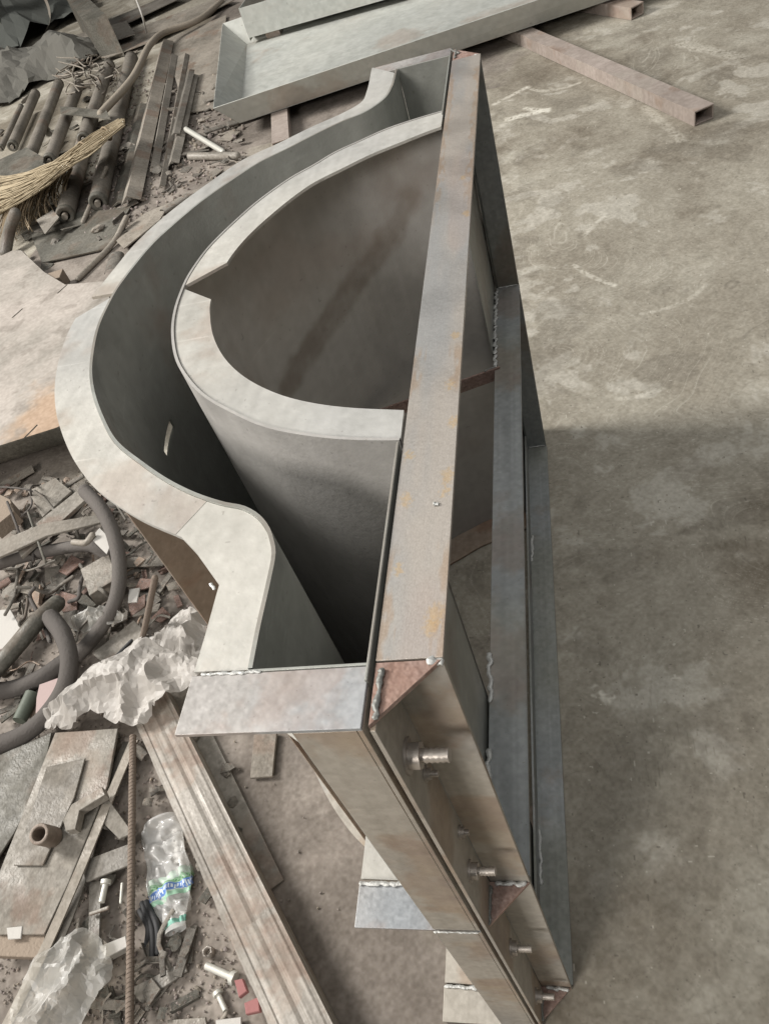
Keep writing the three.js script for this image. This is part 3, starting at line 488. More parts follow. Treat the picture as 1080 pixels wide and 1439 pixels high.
for (const [q, y, m, label] of [
  [[[60, 62], [150, 38], [178, 30], [190, 48], [120, 72]], 0.08, M.dusty, 'long dusty sheet metal offcut under the wire tangle'],
  [[[112, 74], [210, 34], [300, 0], [330, 0], [215, 58], [150, 82]], 0.03, M.dustyC, 'broad dusty steel sheet beneath the crooked stick'],
  [[[150, 30], [240, -8], [262, -6], [160, 42]], 0.05, M.dustyB, 'dark narrow steel strip behind the broad dusty sheet'],
  [[[230, 58], [318, 22], [312, 150], [262, 160]], 0.012, M.dustyC, 'flat dusty sheet beside the sloping end of the tray'],
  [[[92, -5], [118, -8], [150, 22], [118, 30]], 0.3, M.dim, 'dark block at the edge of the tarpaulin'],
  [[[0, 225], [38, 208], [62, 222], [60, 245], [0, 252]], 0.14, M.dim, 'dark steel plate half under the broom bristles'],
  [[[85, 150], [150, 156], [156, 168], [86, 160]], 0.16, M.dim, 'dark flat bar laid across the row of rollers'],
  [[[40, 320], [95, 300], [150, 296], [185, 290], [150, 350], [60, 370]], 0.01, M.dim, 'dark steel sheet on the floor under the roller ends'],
  [[[52, 310], [75, 296], [84, 306], [64, 330]], 0.07, M.dusty, 'small holed bracket plate at the end of the thick roller'],
  [[[160, 335], [205, 300], [240, 285], [225, 310], [175, 350]], 0.02, M.dustyC, 'pale offcut sheet between the roller ends and the mould'],
]) single('steel_offcut', plate(q.map((p) => { const w = P(p[0], p[1], y); return [w.x, w.z]; }), y + 0.004, y > 0.2 ? 0.3 : 0.006), m, label, 'offcut');
function rod(pts, r, m, name, label, category, group, seg = 24) { return single(name, capTube(pts, r, seg, 8), m, label, category, group); }
rod([P(262, 182, 0.05), P(313, 213, 0.02)], 0.016, M.zinc, 'steel_rod', 'pale steel rod leaning off the angle bar bundle', 'rod');
rod([P(268, 220, 0.02), P(333, 219, 0.02)], 0.022, M.dusty, 'steel_pipe', 'short grey pipe lying across behind the mould', 'pipe');
rod([P(117, 312, 0.02), P(150, 236, 0.1)], 0.012, M.dustyC, 'steel_rod', 'thin pale rod leaning between the two brown rollers', 'rod');
rod([P(110, 392, 0.01), P(160, 340, 0.02), P(178, 306, 0.06)], 0.014, M.dustyC, 'steel_rod', 'bent pale rod lying between the sheet and the rollers', 'rod');
rod([P(192, 0, 0.3), P(200, 22, 0.2), P(206, 46, 0.05)], 0.008, M.white, 'white_cord', 'thin white cord hanging behind the crooked stick', 'cord');
rod([P(8, 355, 0.02), P(14, 322, 0.1), P(22, 300, 0.16)], 0.03, M.dustyB, 'steel_pipe', 'brown pipe standing out under the hanging straws', 'pipe');

// ---------------------------------------------------------------- slotted sheet and rolled sheet
{
  const y = 0.075, c = [[-60, 395], [-4, 362], [18, 352], [30, 352], [62, 382], [92, 400], [150, 395], [170, 520], [85, 598], [0, 642], [-60, 672]].map((p) => P(p[0], p[1], y));
  const o0 = P(60, 500, 0), s = new THREE.Shape(c.map((q) => new THREE.Vector2(q.x - o0.x, -(q.z - o0.z))));
  for (const [x, yy] of [[88, 406], [25, 440], [44, 606]]) { const w = P(x, yy, y), a = w.x - o0.x, b = -(w.z - o0.z); s.holes.push(new THREE.Path([[a - 0.016, b - 0.03], [a - 0.008, b - 0.034], [a + 0.016, b + 0.03], [a + 0.008, b + 0.034]].map((q) => new THREE.Vector2(...q)))); }
  const g = new THREE.ExtrudeGeometry(s, { depth: 0.006, bevelEnabled: false }); g.rotateX(-Math.PI / 2);
  const c0 = P(78, 590, y), rx = c0.x - o0.x + 1.5, rz = c0.z - o0.z + 1.5;
  const skin = dataTex(768, 3, (u, v) => { const n = fbm(u, v, 12, 5, 210, 0.55), m = fbm(u, v, 40, 4, 214, 0.6), d = Math.hypot((u * 3 - rx) * 1.5, v * 3 - rz) + (n - 0.5) * 0.7 + (m - 0.5) * 0.3; let q = mix3([150, 144, 136], [170, 162, 154], sst(0.3, 0.7, n)); q = mix3(q, [172, 138, 108], sst(0.42, 0.12, d) * 0.6); q = mix3(q, [120, 112, 104], sst(0.6, 0.75, m) * 0.4); const k = (fbm(u, v, 300, 2, 219) - 0.5) * 26; return [q[0] + k, q[1] + k, q[2] + k]; });
  const o = single('slotted_sheet', boxUV(clean(g), 1.5, 1.5), smat(skin, 0.05, 0.9), 'large pinkish steel sheet with small slots lying beside the curved shell', 'steel sheet', undefined, true); o.position.set(o0.x, y - 0.006, o0.z);
  const w0 = P(-20, 655, 0.02), w1 = P(105, 622, 0.02), l = w0.distanceTo(w1) + 0.5, gg = new THREE.CylinderGeometry(0.17, 0.17, l, 30, 1, true, Math.PI * 0.62, Math.PI * 0.86); gg.rotateZ(Math.PI / 2); gg.translate(0, 0.172, 0);
  const g2 = new THREE.CylinderGeometry(0.165, 0.165, l, 30, 1, true, Math.PI * 0.62, Math.PI * 0.86); g2.rotateZ(Math.PI / 2); g2.translate(0, 0.172, 0);
  for (const [x, yy, w, h] of [[20, 420, 0.9, 0.06], [60, 560, 0.9, 0.06]]) { const q = P(x, yy, 0.03); const b = single('wood_batten', box(-w / 2, w / 2, 0, h + 0.005, -0.04, 0.04, 0.004), M.wood, x < 30 ? 'wooden batten under the far part of the slotted sheet' : 'wooden batten under the near part of the slotted sheet', 'batten'); b.position.set(q.x - 0.2, 0, q.z); b.rotation.y = 0.2; }
}
{
  const a = P(-40, 662, 0.01), b = P(100, 618, 0.01), pts = [];
  for (let i = 0; i <= 14; i++) { const t = i / 14, an = -0.2 + t * 1.5; pts.push([0.2 * Math.sin(an) - 0.05, 0.2 - 0.2 * Math.cos(an)]); }
  const s = new THREE.Shape([...pts.map(([x, y]) => new THREE.Vector2(-x, y)), ...[...pts].reverse().map(([x, y]) => new THREE.Vector2(-x, y + 0.006))]), l = 1.2;
  const g = new THREE.ExtrudeGeometry(s, { depth: l, bevelEnabled: false }); g.translate(0, 0, -l / 2); g.rotateY(Math.PI / 2);
  place(single('rolled_sheet', g, M.dim, 'dark rolled steel sheet showing its curved lip under the slotted sheet', 'steel sheet'), a, b);
}

// ---------------------------------------------------------------- scrap at the left of the mould
const hosePaths = [
  [PL([[120, 690, 0.2], [142, 715, 0.19], [160, 752, 0.16], [168, 800, 0.12], [162, 845, 0.09], [140, 885, 0.06], [112, 918, 0.03]]), 0.02, M.hoseDust, 'thick hose arching down from under the curved flange'],
  [PL([[-40, 806, 0.05], [20, 786, 0.06], [80, 772, 0.07], [130, 768, 0.08], [152, 780, 0.06]]), 0.018, M.hoseDust, 'thick hose lying level and dipping under the arching one'],
  [PL([[-30, 968, 0.07], [20, 912, 0.09], [52, 874, 0.1], [80, 848, 0.07]]), 0.023, M.dim, 'straight greenish pipe leaning over the hoses'],
  [PL([[72, 868, 0.1], [90, 895, 0.11], [98, 930, 0.1], [92, 965, 0.08], [70, 1000, 0.05], [40, 1028, 0.035], [0, 1046, 0.03], [-40, 1050, 0.03]]), 0.023, M.hose, 'dark hose bending past the pinkish red tag'],
  [PL([[-30, 972, 0.03], [20, 968, 0.03], [60, 952, 0.035], [92, 930, 0.03]]), 0.023, M.hose, 'dark hose lying low across the floor behind the bent one'],
];
for (const [pts, r, m, label] of hosePaths) rod(pts, r, m, 'rubber_hose', label, 'hose', undefined, 70);
single('plastic_sack', crumple(PL([[60, 1012, 0.03], [74, 992, 0.05], [110, 968, 0.08], [142, 942, 0.09], [165, 915, 0.12], [198, 898, 0.12], [232, 912, 0.1], [292, 935, 0.1], [268, 962, 0.1], [228, 985, 0.1], [200, 1022, 0.07], [165, 1016, 0.08], [128, 1004, 0.07], [108, 1022, 0.06], [88, 1032, 0.03], [68, 1028, 0.02]]), P(186, 962, 0.09), 0.045, 0.085, 15, 64, 41, 0.34), M.cloth, 'crumpled whitish plastic sack heaped beside the end rail of the mould', 'sack', undefined, true);
single('plastic_sack', crumple(PL([[205, 900, 0.03], [240, 868, 0.06], [262, 852, 0.08], [290, 875, 0.07], [284, 925, 0.06], [240, 922, 0.03]]), P(255, 890, 0.08), 0.02, 0.06, 10, 34, 45, 0.34), M.cloth, 'small pale plastic scrap tucked under the straight part of the flange', 'sack', undefined, true);
function scrapPlate(q, y, t, m, label, name = 'scrap_plate', tilt = 0, category = 'scrap') {
  const w = q.map((p) => P(p[0], p[1], y)), c = w.reduce((a, b) => a.clone().add(b), V(0, 0, 0)).multiplyScalar(1 / w.length);
  const o = single(name, plate(w.map((p) => [p.x - c.x, p.z - c.z]), t, t, Math.min(0.0012, t * 0.3)), m, label, category);
  o.position.set(c.x, Math.max(0, y - t), c.z); if (tilt) { o.rotation.z = tilt; o.position.y += 0.02; } return o;
}
for (const a of [
  [[[78, 1030], [165, 1024], [150, 1105], [96, 1240], [62, 1312], [-4, 1312], [-30, 1300]], 0.05, 0.008, M.dusty, 'broad steel plate with faint orange marks beneath the short pipe stub', 'steel_plate'],
  [[[66, 1078], [119, 1066], [104, 1120], [60, 1215], [20, 1215]], 0.058, 0.005, M.dustyA, 'thin steel plate lying on the broad plate', 'steel_plate'],
  [[[-40, 1080], [20, 1052], [72, 1030], [60, 1090], [20, 1170], [-40, 1260]], 0.03, 0.006, M.dim, 'dark dusty sheet passing under the broad plate', 'steel_plate'],
  [[[112, 1212], [182, 1186], [190, 1212], [122, 1238]], 0.045, 0.006, M.dustyB, 'olive flat plate wedged under the reinforcing bar', 'steel_plate'],
  [[[148, 1118], [186, 1170], [168, 1178], [140, 1150]], 0.05, 0.006, M.dusty, 'triangular steel offcut beside the flat strips', 'steel_plate'],
  [[[126, 1240], [142, 1238], [138, 1345], [124, 1345]], 0.03, 0.008, M.dustyB, 'upright narrow flat bar left of the reinforcing bar', 'flat_bar'],
  [[[358, 1026], [388, 1030], [382, 1090], [352, 1092]], 0.012, 0.008, M.dustyC, 'clean rectangular flat bar under the end rail of the mould', 'flat_bar'],
  [[[-10, 1316], [64, 1310], [58, 1345], [-10, 1342]], 0.04, 0.02, M.wood, 'brown wooden board end beside the clear plastic bag', 'wooden_board'],
  [[[10, 1304], [31, 1302], [29, 1318], [12, 1319]], 0.052, 0.004, M.white, 'small white tab on the brown wooden board', 'paper_tag'],
  [[[56, 962], [84, 952], [80, 972], [66, 998], [50, 1012], [52, 980]], 0.06, 0.004, M.tag, 'pinkish red tag lying against the dark bent hose', 'paper_tag'],
  [[[-6, 858], [14, 856], [30, 884], [10, 912], [-20, 910]], 0.06, 0.006, M.white, 'crumpled white card beside the greenish pipe', 'paper_card'],
  [[[140, 742], [158, 760], [150, 778], [128, 756]], 0.14, 0.004, M.white, 'pale square card between the two thick hoses', 'paper_card'],
  [[[130, 918], [188, 872], [208, 892], [150, 934]], 0.03, 0.012, M.dusty, 'flat pale block right of the arching hose', 'steel_plate'],
  [[[182, 828], [196, 826], [192, 845], [180, 846]], 0.08, 0.005, M.white, 'little white card by the brown rib of the mould', 'paper_card'],
  [[[114, 800], [152, 778], [164, 812], [126, 836]], 0.07, 0.05, M.dusty, 'dusty rectangular steel block inside the hose loop', 'steel_block'],
  [[[-10, 690], [14, 702], [20, 718], [-10, 742]], 0.09, 0.05, M.wood, 'brown wooden block near the curved sheet lip', 'wooden_block'],
  [[[20, 760], [108, 690], [122, 700], [30, 782]], 0.1, 0.012, M.dusty, 'wide flat bar slanting below the rolled sheet', 'flat_bar'],
  [[[-30, 772], [60, 736], [146, 722], [148, 732], [66, 752], [-30, 796]], 0.12, 0.008, M.dustyA, 'long dusty flat bar reaching under the curved flange', 'flat_bar'],
  [[[40, 690], [78, 672], [100, 690], [60, 726]], 0.05, 0.008, M.dusty, 'square dusty plate under the slanting flat bar', 'steel_plate'],
  [[[178, 1392], [258, 1352], [262, 1364], [200, 1408]], 0.012, 0.008, M.dustyB, 'thin slab offcut right of the reinforcing bar', 'steel_plate'],
  [[[236, 1434], [288, 1430], [292, 1460], [236, 1460]], 0.012, 0.006, M.dustyC, 'pale flat piece beside the small headed bolt', 'steel_plate'],
  [[[304, 1434], [338, 1430], [338, 1460], [304, 1460]], 0.012, 0.006, M.white, 'white flat piece beneath the red fragments', 'paper_card'],
  [[[330, 1378], [340, 1376], [346, 1392], [336, 1400]], 0.03, 0.012, M.red, 'narrow red fragment at the side of the ridged beam', 'red_fragment'],
  [[[344, 1410], [362, 1402], [364, 1420], [346, 1424]], 0.03, 0.012, M.red, 'squarish red fragment nearer the pale flat pieces', 'red_fragment'],
  [[[140, 1330], [176, 1316], [178, 1330], [150, 1345]], 0.04, 0.02, M.white, 'white plaster lump by the reinforcing bar', 'plaster_lump'],
]) scrapPlate(a[0], a[1], a[2], a[3], a[4], a[5], 0, a[5].split('_').pop());
// ridged beam lying towards the camera, and the bar in its shade
{
  const p0 = P(220, 1008, 0.0), q0 = P(196, 1020, 0.058), q1 = P(246, 1004, 0.058), e0 = P(375, 1439, 0.058), e1 = P(470, 1439, 0.058);
  const a = q0.clone().add(q1).multiplyScalar(0.5), b = e0.clone().add(e1).multiplyScalar(0.5); a.y = b.y = 0; const d = b.clone().sub(a).normalize(); b.addScaledVector(d, 0.35); a.addScaledVector(d, -0.08);
  const w = 0.092, h = 0.058, t = 0.004, top = [[-0.5, 1], [-0.36, 1], [-0.33, 0.965], [-0.29, 0.965], [-0.25, 1], [-0.02, 1.01], [0.06, 0.96], [0.11, 0.96], [0.18, 1], [0.38, 1], [0.42, 0.97], [0.46, 0.97], [0.5, 1]].map(([x, y]) => [x * w, y * h]);
  const out = [[-0.5 * w - 0.014, 0], [-0.5 * w - 0.014, t], [-0.5 * w - 0.002, t], ...top, [0.5 * w, 0]], inn = [[0.5 * w - t, 0], ...[...top].reverse().map(([x, y]) => [x * 0.93, y - t]), [-0.5 * w + t, 0]];
  const s = new THREE.Shape([...out, ...inn].map(([x, y]) => new THREE.Vector2(x, y))), l = a.distanceTo(b), g = new THREE.ExtrudeGeometry(s, { depth: l, bevelEnabled: false }); g.translate(0, 0, -l / 2); g.rotateY(Math.PI / 2); 
  const beam = steelTex({ sd: 21, a: [152, 146, 138], b: [130, 124, 116], rust: 0.36, rk: 0.4, rc: [128, 112, 98], dk: 0.25, dust: [186, 180, 170], streak: 60, grain: 26, tile: 0.5, turn: 1 });
  place(single('ridged_beam', g, smat(beam, 0.1, 0.85, 0.0008), 'ridged dusty steel beam lying beside the crushed plastic bottle', 'beam'), a, b);
  const c = P(276, 1030, 0.0), f = P(380, 1252, 0.0); c.y = f.y = 0; const dd = f.clone().sub(c).normalize(); c.addScaledVector(dd, -0.15);
  const g2 = merge([box(-c.distanceTo(f) / 2, c.distanceTo(f) / 2, 0.001, 0.006, -0.032, 0.03), box(-c.distanceTo(f) / 2, c.distanceTo(f) / 2, 0.006, 0.03, 0.026, 0.03)]);
  place(single('angle_bar', g2, M.dusty, 'angle bar lying close along the ridged beam', 'angle bar'), c, f);
}
// long flat strips
for (const [pts, w, m, label] of [
  [[[188, 1040, 0.03], [150, 1130, 0.05], [112, 1222, 0.06], [60, 1340, 0.06], [10, 1440, 0.05], [-10, 1480, 0.05]], 0.022, M.dustyC, 'long pale flat strip crossing the broad plate'],
  [[[178, 1042, 0.02], [140, 1140, 0.03], [118, 1226, 0.04], [82, 1322, 0.05], [40, 1390, 0.05]], 0.02, M.dustyB, 'darker flat strip running under the long pale one'],
]) {
  const c = new THREE.CatmullRomCurve3(PL(pts)), list = c.getSpacedPoints(40), pos = [], idx = [];
  list.forEach((q, i) => { const d = list[Math.min(40, i + 1)].clone().sub(list[Math.max(0, i - 1)]).normalize(), s = d.clone().cross(V(0, 1, 0)).normalize().multiplyScalar(w / 2); for (const k of [[-1, 0], [1, 0], [1, -0.004], [-1, -0.004]]) pos.push(q.x + s.x * k[0], q.y + k[1], q.z + s.z * k[0]); if (i < 40) for (let k = 0; k < 4; k++) { const a = i * 4 + k, b = i * 4 + (k + 1) % 4; idx.push(a, b, a + 4, b, b + 4, a + 4); } });
  const g = new THREE.BufferGeometry(); g.setAttribute('position', new THREE.Float32BufferAttribute(pos, 3)); g.setIndex(idx); const gg = g.toNonIndexed(); gg.computeVertexNormals();
  single('flat_strip', gg, m, label, 'steel strip');
}
// ribbed reinforcing bar
{
  const a = P(187, 1034, 0.06), b = P(182, 1460, 0.035), l = a.distanceTo(b), list = [new THREE.CylinderGeometry(0.0075, 0.0075, l, 10).rotateZ(Math.PI / 2)];
  for (let i = 0; i < l / 0.008; i++) { const g = new THREE.TorusGeometry(0.0076, 0.0012, 4, 10); g.rotateY(Math.PI / 2 + 0.35); g.translate(-l / 2 + 0.004 + i * 0.008, 0, 0); list.push(g); }
  place(single('reinforcing_bar', merge(list), M.rebar, 'ribbed rusty reinforcing bar lying straight beside the crushed bottle', 'rebar'), a, b);
}
// pipe stub and bracket
{
  const c = P(74, 1176, 0.058), r = 0.0215, g = new THREE.LatheGeometry([[r * 0.66, 0], [r, 0], [r, 0.052], [r * 0.94, 0.055], [r * 0.7, 0.055], [r * 0.66, 0.052], [r * 0.66, 0]].map((q) => new THREE.Vector2(...q)), 24);
  const o = single('pipe_stub', g, M.dusty, 'short thick pipe stub standing on the broad plate', 'pipe'); o.position.set(c.x, 0.056, c.z); o.rotation.set(0.25, 0, -0.1);
  const q = [[86, 1150], [98, 1128], [140, 1104], [144, 1114], [108, 1136], [105, 1150], [102, 1162], [90, 1164]].map((p) => P(p[0], p[1], 0.09)), m = P(96, 1153, 0.09), o0 = P(100, 1145, 0.09);
  const s = new THREE.Shape(q.map((p) => new THREE.Vector2(p.x - o0.x, -(p.z - o0.z)))), h = new THREE.Path(); h.absarc(m.x - o0.x, -(m.z - o0.z), 0.005, 0, 6.283, true); s.holes.push(h);
  const gb = new THREE.ExtrudeGeometry(s, { depth: 0.02, bevelEnabled: true, bevelSize: 0.001, bevelThickness: 0.001, bevelSegments: 1 }); gb.rotateX(-Math.PI / 2);
  const ob = single('bracket', gb, M.dusty, 'small bracket arm with a round hole beside the pipe stub', 'bracket'); ob.position.set(o0.x, 0.06, o0.z);
}
// bolts, nut, small pins
function headedBolt(p0, p1, r, label) {
  const l = p0.distanceTo(p1), g = merge([new THREE.CylinderGeometry(r, r, l, 12).rotateZ(Math.PI / 2), new THREE.CylinderGeometry(r * 1.9, r * 1.9, r * 1.3, 6).rotateZ(Math.PI / 2).translate(l / 2, 0, 0)]);
  return place(single('loose_bolt', g, M.zinc, label, 'bolt'), p0, p1);
}
headedBolt(P(290, 1357, 0.008), P(328, 1374, 0.008), 0.0068, 'bright bolt lying beside the loose nut');
headedBolt(P(317, 1420, 0.007), P(306, 1396, 0.007), 0.005, 'smaller headed bolt nearer the pale flat pieces');
headedBolt(P(143, 1268, 0.05), P(149, 1240, 0.05), 0.006, 'bright bolt lying left of the reinforcing bar');
rod([P(170, 1268, 0.04), P(172, 1242, 0.045)], 0.003, M.zinc, 'steel_pin', 'thin bright pin between the bolt and the reinforcing bar', 'pin');
rod([P(128, 1284, 0.04), P(152, 1276, 0.045)], 0.004, M.dusty, 'steel_pin', 'dusty pin lying across the narrow flat bar', 'pin');
rod([P(318, 1424, 0.008), P(308, 1440, 0.008), P(303, 1455, 0.008)], 0.0035, M.dustyC, 'steel_pin', 'bent pale pin trailing from the smaller bolt', 'pin');
{ const c = P(296, 1340, 0.0), g = new THREE.LatheGeometry([[0.0065, 0], [0.011, 0], [0.011, 0.014], [0.0065, 0.014], [0.0065, 0]].map((q) => new THREE.Vector2(...q)), 6); const o = single('loose_nut', g, M.bolt, 'rusty loose nut on the floor by the ridged beam', 'nut'); o.position.set(c.x, 0.001, c.z); o.rotation.y = 0.4; }
{ const g = new THREE.CylinderGeometry(0.017, 0.019, 0.075, 14); place(single('green_canister', g.rotateZ(Math.PI / 2), M.green, 'small dark green canister lying left of the red tag', 'canister'), P(30, 1008, 0.03), P(44, 980, 0.03)); }
rod([P(200, 900, 0.02), P(208, 862, 0.12), P(218, 812, 0.24)], 0.008, M.rebar, 'steel_rod', 'rusty rod leaning towards the brown rib of the mould', 'rod');
rod([P(148, 938, 0.03), P(185, 900, 0.035)], 0.004, M.black, 'steel_pin', 'thin dark pin lying on the flat pale block', 'pin');
rod([P(64, 790, 0.12), P(40, 720, 0.1)], 0.004, M.dim, 'steel_pin', 'thin dark wire crossing the slanting flat bar', 'wire');
rod([P(76, 720, 0.06), P(74, 735, 0.06), P(84, 742, 0.06), P(98, 735, 0.06)], 0.008, M.dusty, 'steel_hook', 'hooked dusty rod below the slanting flat bar', 'hook');
rod([P(104, 762, 0.13), P(122, 762, 0.14), P(130, 752, 0.15)], 0.009, M.dustyC, 'steel_hook', 'short bent pale rod in front of the square card', 'hook');
for (const [a, b] of [[[200, 1270], [214, 1345]], [[206, 1268], [222, 1338]], [[197, 1280], [206, 1330]]]) rod([P(a[0], a[1], 0.012), P((a[0] + b[0]) / 2 + 7, (a[1] + b[1]) / 2, 0.02), P(b[0], b[1], 0.008)], 0.006, M.black, 'black_cable', 'black cable piece curling below the crushed bottle', 'cable', 'black cable pieces by the bottle');
// crushed bottle
{
  const a = P(224, 1150, 0.02), b = P(246, 1308, 0.02), l = a.distanceTo(b), R = 0.036;
  const prof = [[0.02, 0], [0.75, 0.01], [0.97, 0.06], [1, 0.14], [0.94, 0.22], [1, 0.3], [0.95, 0.4], [1, 0.5], [0.97, 0.6], [0.98, 0.68], [0.84, 0.78], [0.58, 0.88], [0.46, 0.93], [0.46, 1.0]];
  const dense = []; for (let i = 0; i < prof.length - 1; i++) for (let k = 0; k < 4; k++) dense.push([prof[i][0] + (prof[i + 1][0] - prof[i][0]) * k / 4, prof[i][1] + (prof[i + 1][1] - prof[i][1]) * k / 4]); dense.push(prof[prof.length - 1]);
  const shell = (from, to, grow) => {
    const rows = dense.filter((q) => q[1] >= from && q[1] <= to), g = new THREE.LatheGeometry(rows.map(([r, t]) => new THREE.Vector2(r * R * 1.28 + grow, t * l)), 44), p = g.attributes.position;
    for (let i = 0; i < p.count; i++) {
      let x = p.getX(i), y = p.getY(i), z = p.getZ(i); const t = y / l, an = Math.atan2(z, x), k = sst(0.0, 0.1, t) * sst(1.02, 0.84, t);
      const cr = (1 - Math.abs(2 * vn(x * 62 + 9, y * 46, 256, 5) - 1)) ** 2 * 0.02 + (1 - Math.abs(2 * vn(x * 130 + 3, y * 95, 256, 8) - 1)) ** 2 * 0.007;
      const flat = 0.42 + 0.2 * (1 - k); z = z * flat; if (z > 0) z -= k * cr; x *= 1 + k * 0.05 * Math.sin(y * 60);
      p.setXYZ(i, x, y, z);
    }
    g.computeVertexNormals(); g.rotateX(-Math.PI / 2); g.rotateY(-Math.PI / 2); g.translate(-l / 2, 0, 0); return g.toNonIndexed();
  };
  const o = thing('plastic_bottle', 'crushed clear plastic bottle with a blue and green label', 'bottle');
  const pet = new THREE.MeshPhysicalMaterial({ color: new THREE.Color(0.86, 0.85, 0.83), roughness: 0.2, transmission: 0.62, thickness: 0, ior: 1.45, side: THREE.DoubleSide, specularIntensity: 1 });
  mesh('body', shell(0, 1, 0), pet, o);
  const cv = document.createElement('canvas'); cv.width = 512; cv.height = 256; const cx = cv.getContext('2d');
  cx.fillStyle = '#b9c7bb'; cx.fillRect(0, 0, 512, 256); cx.fillStyle = '#8fb48f'; cx.fillRect(0, 60, 512, 40); cx.fillStyle = '#5f80bd'; cx.fillRect(0, 105, 512, 74); cx.fillStyle = '#93b9a0'; cx.fillRect(0, 190, 512, 66);
  cx.fillStyle = '#dfe6ea'; for (let i = 0; i < 26; i++) { const x = 8 + i * 20; cx.fillRect(x, 118 + (i * 37 % 14), 8 + (i * 13 % 7), 30 + (i * 23 % 16)); } cx.fillStyle = '#4f7f58'; for (let i = 0; i < 30; i++) cx.fillRect((i * 67) % 512, 62 + (i * 29) % 30, 20, 9);
  const lt = new THREE.CanvasTexture(cv); lt.colorSpace = THREE.SRGBColorSpace; const lm = new THREE.MeshStandardMaterial({ map: lt, roughness: 0.6, side: THREE.DoubleSide });
  const lg = shell(0.52, 0.75, 0.0009); { const p = lg.attributes.position, uv = lg.attributes.uv; for (let i = 0; i < p.count; i++) uv.setXY(i, p.getZ(i) / 0.11 + 0.5, 1 - (p.getX(i) + l / 2 - 0.52 * l) / (0.23 * l)); }
  mesh('label', lg, lm, o, true); mesh('neck_ring', shell(0.9, 0.95, 0.0012), plain(0.2, 0.42, 0.34, 0.6), o);
  place(o, a.setY(0.017), b.setY(0.017));
}
// thin plastic bag at the corner
{
  const film = new THREE.MeshPhysicalMaterial({ color: new THREE.Color(0.72, 0.7, 0.65), roughness: 0.42, transmission: 0.7, thickness: 0, side: THREE.DoubleSide });
  single('plastic_bag', crumple(PL([[18, 1450, 0.04], [30, 1400, 0.05], [52, 1350, 0.06], [88, 1318, 0.06], [122, 1306, 0.06], [152, 1330, 0.05], [162, 1378, 0.05], [140, 1400, 0.05], [118, 1430, 0.05], [96, 1470, 0.04], [40, 1490, 0.04]]), P(96, 1385, 0.055), 0.02, 0.045, 14, 52, 51, 0.22), film, 'clear thin plastic bag puffed up beside the flat strips', 'bag', undefined, true);
  single('plastic_bag', crumple(PL([[100, 884, 0.05], [118, 862, 0.08], [150, 852, 0.09], [176, 868, 0.07], [150, 884, 0.06], [120, 890, 0.05]]), P(138, 868, 0.08), 0.01, 0.04, 8, 28, 55, 0.4), film, 'shiny scrap of clear film inside the hose loop', 'bag', undefined, true);
}
